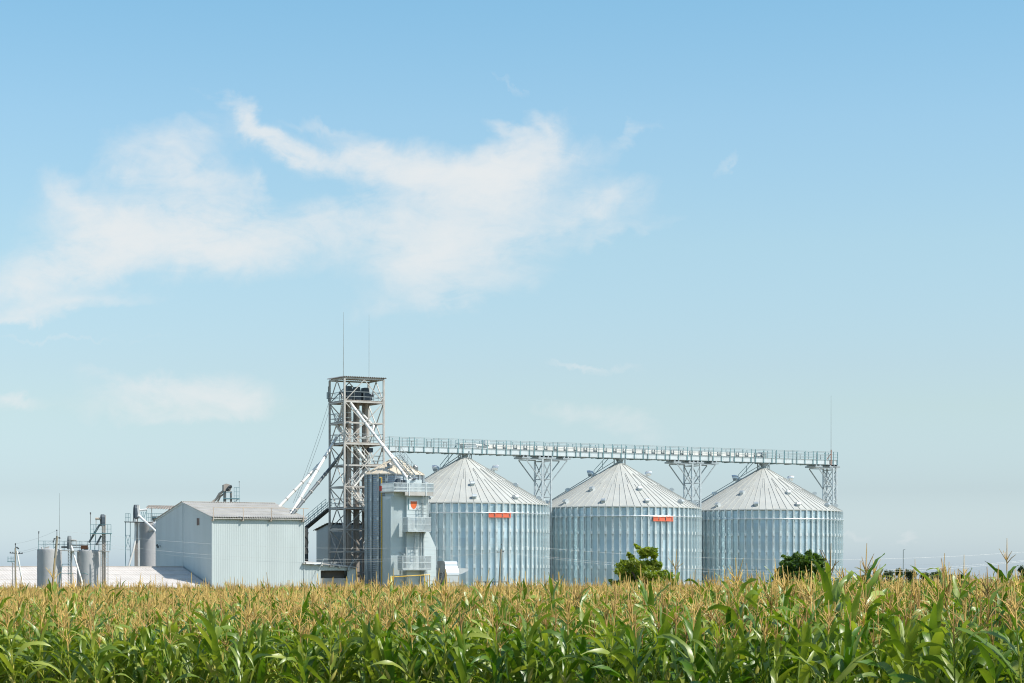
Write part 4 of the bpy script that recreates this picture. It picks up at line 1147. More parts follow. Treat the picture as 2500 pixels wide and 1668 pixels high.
def build_right_elevator():
    Z = 202.0; b = P(253, 1420, Z); b.z = 0
    t = thing('caged_elevator', b, 'tall thin elevator leg with caged ladder and platform right of the concrete tanks', 'bucket elevator')
    l = MB(); l.bar(Vector((P(251, 1400, Z).x, Z, 0)), P(251, 1285, Z), .16, .16, loc=False); l.bar(Vector((P(256, 1400, Z + .2).x, Z + .2, 0)), P(256, 1258, Z + .2), .12, .14, loc=False); l.build('casing', M['casing'], t)
    h = MB(); head_shape(h, P(250.5, 1284, Z), .30, 1.05, .34); h.build('head', M['head'], t)
    m_ = MB(); m_.tube([P(233, 1266.5, Z), P(247, 1266.5, Z)], .10, 8, loc=False); m_.bar(P(234.5, 1268, Z), P(234.5, 1300, Z), .05, loc=False); m_.bar(P(244, 1269, Z), P(247, 1286, Z), .05, loc=False); m_.build('motor', M['pipe_tan'], t)
    p = MB()
    p.bar(P(221, 1303, Z), P(272, 1303, Z), .7, .07, loc=False)
    for y in (1281, 1292): p.bar(P(221, y, Z - .3), P(271, y, Z - .3), .03, loc=False)
    for px in (221, 229, 234, 263, 271): p.bar(P(px, 1281, Z - .3), P(px, 1303, Z - .3), .035, loc=False)
    p.bar(P(270, 1303, Z), P(268, 1344, Z), .05, loc=False); p.bar(P(221, 1303, Z), P(221, 1342, Z), .05, loc=False); p.bar(P(234, 1303, Z), P(231, 1342, Z), .06, loc=False)
    p.build('platform', M['teal'], t)
    s = MB(); s.tube([P(244, 1280, Z), P(230, 1303, Z), P(217, 1325, Z)], [.09, .11, .08], 8, loc=False); s.tube([P(247, 1308, Z), P(235, 1331, Z)], .09, 8, loc=False); s.build('spout', M['pipe_dark'], t)
    c = MB(); 
    for px in (245.5, 248.5): c.bar(Vector((P(px, 1400, Z - .4).x, Z - .4, 0)), P(px, 1342, Z - .4), .035, loc=False)
    y = 1344
    while y < 1440: c.bar(P(245.5, y, Z - .4), P(248.5, y, Z - .4), .03, loc=False); y += 5
    for off, zz in ((258, -.5), (262, -.3), (264.5, 0)): c.bar(P(off, 1345, Z + zz), P(off, 1440, Z + zz), .025, loc=False)
    y = 1346
    while y < 1440: c.bar(P(256, y, Z - .5), P(264.5, y + .5, Z), .03, loc=False); y += 9
    c.build('ladder_cage', M['steel'], t)
    d = MB(); 
    for k in range(6): y = 1306 + k * 7; d.bar(P(253, y, Z - .25), P(258, y + 6, Z - .25), .05, loc=False)
    d.build('step', M['steel_dark'], t)
    a = P(221, 1303, Z)
    r = MB(); r.tube([a, P(221, 1256, Z)], .025, 6, loc=False); r.tube([P(221, 1256, Z), P(221, 1251, Z)], .06, 6, loc=False)
    o = r.build('signal_rod', M['cable'], base=a); tag(o, 'short signal rod with a dark tip on the caged elevator platform', 'rod', 'short rods over the concrete tanks')
    a = P(94, 1340, ZT - .7); r = MB(); r.tube([a, P(94.5, 1301, ZT - .7)], .02, 6, loc=False); r.tube([P(94.5, 1303, ZT - .7), P(95, 1297, ZT - .7)], .05, 6, loc=False)
    o = r.build('signal_rod', M['cable'], base=a); tag(o, 'short signal rod with a dark tip on the left edge of the leftmost tank', 'rod', 'short rods over the concrete tanks')
build_right_elevator()

def build_back_group():
    # tank, elevator and canopy between the low building and the hall
    Z = 240.0
    tank(341, 390, 1274, Z, 'tall grey concrete tank squeezed between the low building and the hall', lid=False)
    t = thing('frame_platform', P(313, 1400, Z - 2), 'thin teal frame with a railed platform left of the tall concrete tank', 'platform')
    f = MB(); zf = Z - 2.0
    for px in (306.5, 318): f.bar(Vector((P(px, 1400, zf).x, zf, 0)), P(px, 1274, zf), .06, loc=False)
    f.bar(P(306.5, 1304, zf), P(318, 1340, zf), .04, loc=False); f.bar(P(318, 1304, zf), P(306.5, 1340, zf), .04, loc=False); f.bar(P(306, 1383, zf), P(362, 1383, zf), .07, loc=False)
    for y in (1307, 1341): f.bar(P(306.5, y, zf), P(318, y, zf), .035, loc=False)
    f.build('frame', M['teal'], t)
    p = MB(); p.bar(P(305, 1274.5, zf), P(372, 1276, zf), .9, .09, loc=False); p.build('deck', M['steel_dark'], t)
    r = MB()
    for a, b in ((306, 318), (358, 398)):
        for y in (1254, 1264): r.bar(P(a, y, zf), P(b, y, zf), .035, loc=False)
        x = a
        while x <= b: r.bar(P(x, 1254, zf), P(x, 1274, zf), .035, loc=False); x += 4 if a == 306 else 5
    r.build('railing', M['teal'], t)
    t = thing('back_elevator', P(331, 1400, Z - 1.5), 'elevator leg with a dark rounded head and pale spout left of the hall', 'bucket elevator')
    zf = Z - 1.5
    l = MB(); l.bar(Vector((P(332.5, 1400, zf).x, zf, 0)), P(332.5, 1262, zf), .32, .3, loc=False); l.build('casing', M['casing'], t)
    l = MB(); l.bar(Vector((P(339.5, 1400, zf).x, zf, 0)), P(339.5, 1276, zf), .14, .14, loc=False); l.build('post', M['pipe'], t)
    h = MB(); head_shape(h, P(333, 1266, zf), .42, 1.48, .55); h.bar(P(325, 1274, zf), P(329, 1243, zf), .08, loc=False); h.build('head', M['head'], t)
    s = MB(); s.bar(P(339, 1262, zf), P(337.5, 1234, zf), .26, .3, loc=False); s.tube([P(342, 1246, zf), P(359, 1244, zf)], .11, 8, loc=False); s.build('motor', M['pipe'], t)
    b = MB()
    for x0, y0, x1, y1 in ((358, 1246, 358, 1270), (350, 1250, 349, 1272), (345, 1250, 350, 1272), (356, 1250, 350, 1270)): b.bar(P(x0, y0, zf), P(x1, y1, zf), .05, loc=False)
    b.build('bracket', M['teal'], t)
    s = MB(); s.tube([P(334, 1262, zf), P(341, 1261, zf - .3), P(379, 1296, zf - 2.2), P(384, 1306, zf - 2.4)], [.10, .14, .12, .10], 8, loc=False); s.tube([P(332, 1268, zf - .3), P(330, 1320, zf - .3), P(325, 1345, zf - .4), P(313, 1386, zf - .6)], .12, 8, loc=False); s.build('spout', M['pipe'], t)
    t = thing('pipe_elbow', P(372, 1300, Z - 1.4), 'pale curved cover on the top corner of the tall concrete tank', 'cover')
    e = MB(); e.tube([P(364, 1296, Z - 1.3), P(371, 1290, Z - 1.5), P(380, 1282, Z - 1.5), P(386, 1276, Z - 1.2)], [.12, .28, .33, .3], 10, loc=False); e.build('shell', M['white'], t, smooth=True)
    zc = Z + .5
    t = thing('canopy', P(395, 1400, zc), 'small corrugated canopy roof on thin posts beside the hall gable', 'canopy')
    r = MB(); wavy_roof(r, P(355, 1240.5, zc - .8), P(432, 1243.5, zc - .8), P(363, 1234, zc + 1.6), P(436, 1235, zc + 1.6), pitch=.28, depth=.05); r.build('roof', M['casing'], t)  # brown sheet, darkened: the underside's shade is put into the colour
    p = MB(); 
    for px in (370.5, 413): p.bar(Vector((P(px, 1400, zc).x, zc, 0)), P(px, 1240, zc), .07, loc=False)
    p.bar(P(370, 1261, zc), P(398, 1261, zc), .07, loc=False); p.build('post', M['steel'], t)
    m_ = MB(); m_.bar(P(371, 1266, zc), P(381, 1266, zc), .3, .32, loc=False); m_.bar(P(372, 1272, zc), P(382, 1273, zc), .12, .14, loc=False); m_.build('machine', M['steel_dark'], t)
build_back_group()

def build_roof_elevator():
    # behind the ridge of the hall
    Z = 243.0; b = P(555, 1400, Z); b.z = 0
    t = thing('rear_elevator', b, 'elevator head with platform showing above the hall roof ridge', 'bucket elevator')
    l = MB()
    for px, w in ((549, .26), (564, .2)): l.bar(Vector((P(px, 1400, Z).x, Z, 0)), P(px, 1200, Z), w, .3, loc=False)
    l.build('casing', M['casing'], t)
    h = MB(); c = P(553.5, 1199, Z); fr = Frame(c.x, c.y, 20); hh = MB(fr); hh.prism([(-.42, 0), (.30, -.05), (.48, .35), (.34, .68), (-.1, .80), (-.42, .66)], lambda p, k: (p[0], -.35 + .7 * k, c.z + p[1])); h.add(hh.v, hh.f); h.build('head', M['casing'], t)
    m_ = MB(); m_.tube([P(558, 1190, Z - .4), P(566, 1187, Z - .4)], .16, 8, loc=False); m_.tube([P(553, 1197, Z - .3), P(560, 1193, Z - .5)], .14, 8, loc=False); m_.build('motor', M['steel_dark'], t)
    p = MB(); p.bar(P(546, 1218, Z), P(585, 1218, Z), .8, .10, loc=False)
    for y in (1190.5, 1201, 1211): p.bar(P(571, y, Z - .3), P(585, y, Z - .3), .035, loc=False)
    for px in (571.5, 577, 584): p.bar(P(px, 1190, Z - .3), P(px, 1228, Z - .3), .04, loc=False)
    p.bar(P(545.5, 1186, Z - .3), P(545.5, 1228, Z - .3), .04, loc=False); p.bar(P(546, 1202, Z - .3), P(566, 1203, Z - .3), .05, loc=False); p.bar(P(568, 1228, Z - .3), P(584, 1218, Z - .3), .05, loc=False); p.build('platform', M['teal'], t)
    s = MB(); s.tube([P(545, 1199, Z), P(536, 1206, Z), P(528, 1219, Z), P(508, 1234, Z)], [.12, .15, .13, .12], 8, loc=False); s.tube([P(548, 1205, Z + .4), P(538, 1212, Z + .4), P(530, 1228, Z + .4)], .10, 8, loc=False); s.build('spout', M['pipe_tan'], t)
    q = P(584, 1218, Z - .3); r = MB(); r.tube([q, P(584, 1178, Z - .3)], .02, 6, loc=False); r.tube([P(584, 1178, Z - .3), P(584, 1175, Z - .3)], .05, 6, loc=False)
    o = r.build('signal_rod', M['cable'], base=q); tag(o, 'short signal rod on the platform above the hall roof ridge', 'rod')
build_roof_elevator()

# ------------------------------------------------------------------ poles, wires, small frames
def build_poles():
    Z = 200.5
    b = P(38, 1440, Z); b.z = 0
    t = thing('braced_pole', b, 'concrete utility pole with a slanted brace at the far left', 'utility pole', 'utility poles')
    p = MB(); p.tube([b, P(37.5, 1338, Z)], [.09, .07], 8, loc=False); p.build('pole', M['pole'], t)
    p = MB(); e = P(58, 1440, Z); e = e + (e - P(41, 1345, Z)) * .6; p.tube([e, P(41, 1345, Z)], [.09, .07], 8, loc=False); p.build('brace', M['pipe'], t)
    c = MB(); c.bar(P(24, 1350.5, Z), P(55, 1352, Z), .06, loc=False); c.bar(P(37.5, 1338, Z), P(37.5, 1330, Z), .05, loc=False); c.bar(P(40, 1336, Z), P(46, 1340, Z), .12, loc=False); c.build('crossarm', M['steel_dark'], t)
    for px, y in ((37.5, 1328), (25, 1349), (31.5, 1349), (48, 1350), (54, 1350.5)):
        i = MB(); i.tube([P(px, y + 2.4, Z), P(px, y - 1.6, Z)], [.055, .045], 6, loc=False); i.build('insulator', M['insul'], t)
    Zs = 201.0; b2 = P(30, 1440, Zs); b2.z = 0
    t = thing('switch_stand', b2, 'small steel stand with a switch frame left of the braced pole', 'switch')
    p = MB(); p.bar(b2, P(30, 1374, Zs), .045, loc=False); p.bar(P(31.5, 1440, Zs), P(31.5, 1376, Zs), .035, loc=False); p.bar(P(27, 1371, Zs), P(36, 1380, Zs), .05, loc=False); p.build('post', M['steel'], t)
    p = MB(); p.bar(P(18, 1371.5, Zs), P(36, 1371.5, Zs), .06, loc=False); p.bar(P(19, 1363, Zs), P(32, 1363, Zs), .03, loc=False)
    for px in (19.5, 27, 32): p.bar(P(px, 1359, Zs), P(px, 1371, Zs), .045, loc=False)
    p.build('frame', M['teal'], t)
    Z = 199.5; b = P(129, 1432, Z); d = P(140, 1312, Z) - b; b = b - d * (b.z / d.z) if b.z > 0 else b
    t = thing('leaning_pole', b, 'leaning concrete utility pole in front of the leftmost tank', 'utility pole', 'utility poles')
    top = P(139.5, 1309, Z)
    p = MB(); p.tube([b, top], [.13, .10], 8, loc=False); p.build('pole', M['pole'], t)
    c = MB(); c.bar(P(131, 1315, Z), P(147, 1312.5, Z), .06, loc=False); c.bar(P(139, 1309, Z), P(139, 1298, Z), .05, loc=False); c.bar(P(133, 1329.5, Z), P(144, 1328.5, Z), .05, loc=False); c.bar(P(134, 1338, Z), P(139, 1330, Z), .12, loc=False); c.bar(P(130, 1322, Z), P(133.5, 1315, Z), .04, loc=False); c.build('crossarm', M['steel_dark'], t)
    for px, y in ((138.8, 1295), (132, 1317.5), (130, 1322.5), (146, 1313.5), (144, 1329)):
        i = MB(); i.tube([P(px, y + 2.2, Z), P(px, y - 1.6, Z)], [.06, .045], 6, loc=False); i.build('insulator', M['insul'], t)
    # mast
    a = P(145, 1345, ZT - .2); m_ = MB(); m_.tube([a, P(145, 1290, ZT - .2), P(145.5, 1204, ZT - .2)], [.03, .025, .012], 6, loc=False)
    o = m_.build('antenna_mast', M['rail'], base=a); tag(o, 'tall thin antenna mast rising from the leftmost concrete tank', 'mast')
    # pole in front of the first silo
    Z = 211.0; b = P(1217, 1440, Z); b = Vector((b.x - .05, Z, 0)); top = P(1223, 1341, Z)
    t = thing('wooden_pole', b, 'slim wooden utility pole leaning in front of the first silo', 'utility pole', 'utility poles')
    p = MB(); p.tube([b, top], [.10, .075], 8, loc=False); p.build('pole', M['pole'], t)
    c = MB(); c.bar(P(1214, 1348.5, Z), P(1228.5, 1347, Z), .04, loc=False); c.bar(top, P(1223.6, 1331, Z), .035, loc=False); c.build('crossarm', M['steel_dark'], t)
    for px, y in ((1223.8, 1329), (1214, 1347.5), (1228.5, 1346.5)):
        i = MB(); i.tube([P(px, y + 1.6, Z), P(px, y - 1.2, Z)], [.055, .045], 6, loc=False); i.build('insulator', M['insul'], t)
    # wires strung between the poles
    A1, A2, A3 = P(37.5, 1328, 200.5), P(54, 1350, 200.5), P(25, 1349, 200.5)
    B1, B2, B3 = P(138.8, 1295, 199.5), P(146, 1313.5, 199.5), P(132, 1317.5, 199.5)
    C1, C2, C3 = P(1223.8, 1329, 211), P(1228.5, 1346.5, 211), P(1214, 1347.5, 211)
    D1, D2, D3 = P(2640, 1336, 236), P(2640, 1352, 236), P(2640, 1353, 236)
    names = {0: ('topmost', 'upper'), 1: ('second', 'middle'), 2: ('lowest', 'lower')}
    k = 0
    spans = [((A1, B1), .15, 'between the two poles at the far left'), ((A2, B2), .2, 'between the two poles at the far left'), ((A3, B3), .25, 'between the two poles at the far left'),
             ((B1, C1), .9, 'crossing in front of the hall and the dryer'), ((B2, C2), 1.3, 'crossing in front of the hall and the dryer'), ((B3, C3), 1.5, 'crossing in front of the hall and the dryer'),
             ((C1, D1), 1.4, 'crossing in front of the second and third silo'), ((C2, D2), 1.9, 'crossing in front of the second and third silo'), ((C3, D3), 2.1, 'crossing in front of the second and third silo')]
    for n, ((a, b), sag, where) in enumerate(spans):
        m_ = MB(); pts = []
        for i in range(25):
            f = i / 24; q = a.lerp(b, f); q.z -= sag * 4 * f * (1 - f); pts.append(q)
        m_.tube(pts, .007, 5, loc=False); o = m_.build('power_wire', M['wire'], base=a)
        tag(o, ('topmost', 'middle', 'lowest')[n % 3] + ' of three thin pale wires ' + where, 'wire', 'power wires in front of the plant')
    # low truss gantry
    Z = 214; t = thing('pipe_gantry', P(1200, 1440, Z), 'low rusty yellow truss gantry in front of the first silo', 'gantry'); t.location.z = 0
    g = MB(); ya, yb = 1421, 1432
    for px in (1159, 1241): g.bar(Vector((P(px, 1440, Z).x, Z, 0)), P(px, ya, Z), .09, loc=False)
    g.build('post', M['yellow'], t)
    g = MB(); g.bar(P(1158, ya, Z), P(1242, ya, Z), .09, .07, loc=False); g.bar(P(1168, yb, Z), P(1242, yb, Z), .03, loc=False)
    for k in range(5):
        x = 1168 + k * 17; g.bar(P(x, ya, Z), P(x + 9, yb, Z), .045, loc=False); g.bar(P(x + 9, yb, Z), P(x + 9, ya, Z), .05, loc=False); g.bar(P(x, ya, Z), P(x, ya + 6, Z), .06, loc=False)
    g.build('truss', M['steel_dark'], t)
    # street lamp far right
    Z = 330; b = P(2205.5, 1440, Z); b.z = 0
    t = thing('street_lamp', b, 'thin grey street lamp standing far off above the field at right', 'street lamp')
    p = MB(); p.tube([b, P(2205.5, 1343, Z)], [.11, .06], 8, loc=False); p.build('post', M['rail'], t)
    p = MB(); p.bar(P(2205, 1342.5, Z), P(2210, 1341.5, Z), .14, .07, loc=False); p.build('lamp_head', M['rail'], t)
    for j, (y0, y1) in enumerate(((1377, 1372), (1389, 1386))):
        m_ = MB(); pts = [P(2120 + 500 * i / 12, y0 + (y1 - y0) * i / 12 + 2.5 * 4 * (i / 12) * (1 - i / 12), 420) for i in range(13)]
        m_.tube(pts, .016, 5, loc=False); o = m_.build('power_wire', M['wire'], base=pts[0]); tag(o, ('upper' if j == 0 else 'lower') + ' faint wire far off in the sky at the right edge', 'wire', 'far wires at the right')
build_poles()

# ------------------------------------------------------------------ trees
def leaf_cloud(clumps, n, size, seed, flat=.0):
    """clumps: (x,y,z,rx,ry,rz); leaves scattered thickly near each clump's surface"""
    g = np.random.default_rng(seed)
    C = np.array(clumps, float); w = (C[:, 3] * C[:, 4] * C[:, 5]) ** (2 / 3); w /= w.sum()
    k = g.choice(len(C), n, p=w)
    d = g.normal(size=(n, 3)); d /= np.linalg.norm(d, axis=1)[:, None]
    r = g.random(n) ** .45 * (1 + .18 * g.normal(size=n))
    p = C[k, :3] + d * r[:, None] * C[k, 3:6]
    a = g.normal(size=(n, 3)); a /= np.linalg.norm(a, axis=1)[:, None]
    nn = d * .6 + g.normal(size=(n, 3)) * .8 + np.array([0, 0, .5]); nn /= np.linalg.norm(nn, axis=1)[:, None]
    a = np.cross(nn, a); a /= np.linalg.norm(a, axis=1)[:, None] + 1e-9; b = np.cross(nn, a)
    s = size * (.6 + .8 * g.random(n))[:, None]
    V = np.stack([p - a * s, p + b * s * .45 - a * s * .1, p + a * s, p - b * s * .45 - a * s * .1], 1)
    tint = np.clip(.5 + .25 * g.normal(size=len(C))[k] + .18 * g.normal(size=n), 0, 1)
    return V.reshape(-1, 3), np.arange(4 * n).reshape(n, 4), np.repeat(tint, 4)

def np_mesh(name, V, Fq, tint, mats, mi=None):
    me = bpy.data.meshes.new(name)
    me.vertices.add(len(V)); me.vertices.foreach_set('co', np.ascontiguousarray(V, np.float32).ravel())
    me.loops.add(Fq.size); me.loops.foreach_set('vertex_index', np.ascontiguousarray(Fq, np.int32).ravel())
    me.polygons.add(len(Fq)); me.polygons.foreach_set('loop_start', np.arange(0, Fq.size, 4, dtype=np.int32))
    for m in mats: me.materials.append(m)
    if mi is not None: me.polygons.foreach_set('material_index', np.ascontiguousarray(mi, np.int32))
    at = me.attributes.new('tint', 'FLOAT', 'POINT'); at.data.foreach_set('value', np.ascontiguousarray(tint, np.float32))
    me.update(calc_edges=True)
    return me

def tree(name, label, base, clumps, n, size, lm, seed, trunk_r=.14, limbs=9, group=None):
    t = thing(name, base, label, 'tree', group)
    V, Fq, ti = leaf_cloud(clumps, n, size, seed)
    V = V - np.array(base)
    o = bpy.data.objects.new('crown', np_mesh('crown', V, Fq, ti, [lm])); COL.objects.link(o); o.parent = t
    g = random.Random(seed)
    mb = MB(); b = Vector(base); zmax = max(c[2] for c in clumps)
    fork = b + Vector((0, 0, .35 * (zmax - b.z)))
    mb.tube([b, b.lerp(fork, .5) + Vector((.05, 0, 0)), fork], [trunk_r * 1.3, trunk_r, trunk_r * .9], 8, loc=False)
    for c in g.sample(clumps, min(limbs, len(clumps))):
        e = Vector(c[:3]); m_ = fork.lerp(e, .5) + Vector((g.uniform(-.15, .15), g.uniform(-.15, .15), .12))
        mb.tube([fork, m_, e], [trunk_r * .55, trunk_r * .32, trunk_r * .1], 6, loc=False)
    mb.build('trunk', M['bark'], t, smooth=True)
    return t

def px_clumps(lst, Z, seed, depth=1.3):
    g = random.Random(seed); out = []
    for px, py, rx, ry in lst:
        y = Z + g.uniform(-depth, depth); p = P(px, py, y); k = y / F
        out.append((p.x, p.y, p.z, 1.12 * rx * k, .56 * (rx + ry) * k, 1.12 * ry * k))
    return out
TZ = 212.0
ta = [(1551, 1331, 4, 3), (1557, 1337, 6, 4), (1566, 1347, 9, 6), (1580, 1343, 11, 7), (1594, 1345, 9, 7), (1601, 1343, 5, 5), (1572, 1356, 9, 7), (1598, 1356, 8, 8), (1586, 1352, 10, 6),
      (1536, 1353, 5, 4), (1541, 1361, 7, 6), (1520, 1371, 7, 4), (1531, 1376, 13, 7), (1548, 1372, 11, 9), (1562, 1378, 12, 8), (1579, 1377, 12, 8), (1597, 1374, 9, 8), (1609, 1378, 8, 6),
      (1511, 1381, 8, 6), (1518, 1390, 12, 7), (1538, 1388, 13, 8), (1556, 1391, 13, 7), (1575, 1389, 12, 8), (1593, 1387, 12, 8), (1608, 1388, 7, 7), (1507, 1396, 6, 6),
      (1524, 1404, 13, 8), (1541, 1402, 13, 9), (1561, 1404, 15, 9), (1580, 1403, 14, 9), (1598, 1402, 11, 8), (1613, 1401, 7, 7), (1623, 1397, 5, 5), (1622, 1408, 9, 7), (1638, 1404, 6, 5), (1633, 1414, 8, 7), (1644, 1417, 5, 5),
      (1530, 1417, 14, 9), (1548, 1418, 15, 9), (1568, 1418, 16, 9), (1588, 1417, 14, 9), (1606, 1417, 11, 9), (1515, 1424, 12, 8), (1500, 1426, 9, 7), (1490, 1417, 4, 4), (1540, 1430, 18, 10), (1570, 1430, 18, 10), (1598, 1430, 14, 9), (1620, 1426, 9, 8)]
b = P(1562, 1440, TZ); b.z = 0
tree('broadleaf_tree', 'light green airy tree with open branches in front of the middle silo', b, px_clumps(ta, TZ, 4), 12000, .15, M['tree_light'], 11)
tb = [(1943, 1356, 8, 7), (1974, 1352, 9, 7), (1988, 1357, 9, 6), (1913, 1358, 5, 3), (1922, 1364, 10, 6), (1938, 1366, 12, 8), (1956, 1363, 12, 8), (1974, 1363, 14, 9), (1994, 1364, 12, 8), (2008, 1367, 8, 5), (1918, 1374, 12, 7), (1936, 1378, 14, 9),
      (1957, 1376, 15, 10), (1977, 1375, 15, 10), (1997, 1376, 13, 9), (2009, 1379, 7, 7), (1908, 1376, 5, 4), (1912, 1387, 9, 7), (1928, 1390, 13, 8), (1948, 1390, 14, 9), (1968, 1390, 15, 9), (1988, 1388, 14, 9), (2004, 1388, 10, 8),
      (1901, 1394, 6, 5), (1913, 1402, 12, 8), (1934, 1403, 14, 9), (1956, 1403, 15, 9), (1978, 1402, 14, 9), (1998, 1401, 13, 9), (2015, 1396, 8, 7), (2022, 1399, 5, 5), (1895, 1411, 9, 8), (1915, 1414, 14, 9), (1940, 1415, 16, 10), (1965, 1415, 16, 10), (1990, 1414, 15, 10), (2012, 1410, 10, 9),
      (1900, 1426, 12, 9), (1930, 1427, 18, 10), (1965, 1428, 20, 10), (2000, 1427, 16, 10)]
b = P(1962, 1440, TZ + 6); b.z = 0
tree('broadleaf_tree', 'dense dark green rounded tree in front of the rightmost silo', b, px_clumps(tb, TZ + 6, 5), 9000, .165, M['tree_dark'], 12)
far = [(2108, 1412, 20, 10, 330), (2170, 1404, 17, 12, 345), (2196, 1401, 14, 12, 352), (2222, 1403, 18, 13, 348), (2256, 1408, 14, 10, 356), (2286, 1409, 18, 12, 350), (2318, 1413, 14, 9, 360), (2352, 1410, 16, 8, 350), (2498, 1392, 14, 12, 340)]
lab = ['small far tree just right of the rightmost silo', 'leftmost crown of the far tree clump near the street lamp', 'highest far tree, left of the street lamp', 'far tree right behind the street lamp', 'low far tree next right of the street lamp', 'wide far tree halfway between street lamp and right edge',
       'low far tree in the gap right of the tree clump', 'far tree at the right end of the clump', 'bluish far tree cut by the right edge of the picture']
for i, (px, py, rx, ry, Z) in enumerate(far):
    g = random.Random(i); L_ = []
    for k in range(9):
        a = g.uniform(0, 6.28); q = g.random() ** .5; py_ = py - 5; L_.append((px + rx * .7 * q * math.cos(a), py_ + 4 + ry * .6 * q * math.sin(a), rx * .38, ry * .42))
    L_ += [(px, py + ry * 1.5, rx * .7, ry * .8), (px, py + ry * 2.2, rx * .6, ry * .7)]
    b = P(px, 1440, Z); b.z = 0
    tree('far_tree', lab[i], b, px_clumps(L_, Z, i, 1.0), 900, .22, M['tree_far'], 30 + i, group='far trees at the right of the silos')

# ------------------------------------------------------------------ corn
def leaf_strip(g, h, az, L, w, e0, droop, segs, wav=.012, twist=0.0):
    """returns verts (segs+1,3,3) of one arching corn leaf"""
    s = np.linspace(0, 1, segs + 1)
    el = e0 - droop * s ** 1.4
    if g.random() < .34:                      # blade creased and hanging from the crease
        k0 = g.uniform(.35, .7); el = el - R(g.uniform(60, 120)) * sstep(k0 - .07, k0 + .07, s)
        el = np.maximum(el, R(-88))
    ds = L / segs
    rr = np.concatenate([[0], np.cumsum(np.cos(el[:-1]) * ds)]); zz = h + np.concatenate([[0], np.cumsum(np.sin(el[:-1]) * ds)])
    aa = az + twist * s ** 1.5
    # sideways sway
    c, sn = np.cos(az), np.sin(az)
    side = .16 * L * np.sin(s * 2.2 + g.uniform(0, 6)) * s * g.uniform(-1, 1)
    cx = rr * c - side * sn; cy = rr * sn + side * c
    wid = w * np.clip(np.minimum(.55 + 2.2 * s, 1.0) * (1 - np.clip((s - .35) / .65, 0, 1) ** 1.6), .03, 1) * .5
    roll = g.uniform(-.7, .7) + g.uniform(-1.6, 1.6) * s
    nz = np.cos(el); nr = -np.sin(el)
    tx, ty = -sn * np.cos(roll), c * np.cos(roll); tz = np.sin(roll)
    out = np.zeros((segs + 1, 3, 3))
    fold = .28
    ph = g.uniform(0, 6)
    for j, k in ((0, -1.0), (1, 0.0), (2, 1.0)):
        up = (abs(k) * fold * wid) + (wav * np.sin(s * 17 + ph + k) * abs(k))
        out[:, j, 0] = cx + k * wid * tx + up * nr * c
        out[:, j, 1] = cy + k * wid * ty + up * nr * sn
        out[:, j, 2] = zz + k * wid * tz + up * nz
    return out
def strip_faces(segs):
    f = []
    for i in range(segs):
        for j in range(2): a = i * 3 + j; f.append((a, a + 1, a + 4, a + 3))
    return np.array(f)
def tube_np(pts, rad, n):
    pts = np.asarray(pts, float); m = len(pts); V = np.zeros((m, n, 3))
    for i in range(m):
        d = pts[min(i + 1, m - 1)] - pts[max(i - 1, 0)]; d /= np.linalg.norm(d) + 1e-9
        u = np.array([0, 0, 1.0]) if abs(d[2]) < .9 else np.array([1.0, 0, 0])
        x = np.cross(d, u); x /= np.linalg.norm(x); y = np.cross(d, x)
        for k in range(n):
            a = 2 * np.pi * k / n; V[i, k] = pts[i] + rad[i] * (x * np.cos(a) + y * np.sin(a))
    f = [(i * n + k, i * n + (k + 1) % n, (i + 1) * n + (k + 1) % n, (i + 1) * n + k) for i in range(m - 1) for k in range(n)]
    return V.reshape(-1, 3), np.array(f)

class Tm:
    def __init__(s): s.p = {k: ([], [], []) for k in ('stalk', 'leaf', 'tassel', 'ear')}; s.n = {k: 0 for k in s.p}
    def add(s, k, V, f, tint):
        V = np.asarray(V).reshape(-1, 3); s.p[k][0].append(V); s.p[k][1].append(f + s.n[k]); s.p[k][2].append(np.full(len(V), tint)); s.n[k] += len(V)
    def get(s, k):
        if not s.n[k]: return None
        return np.concatenate(s.p[k][0]), np.concatenate(s.p[k][1]), np.concatenate(s.p[k][2])

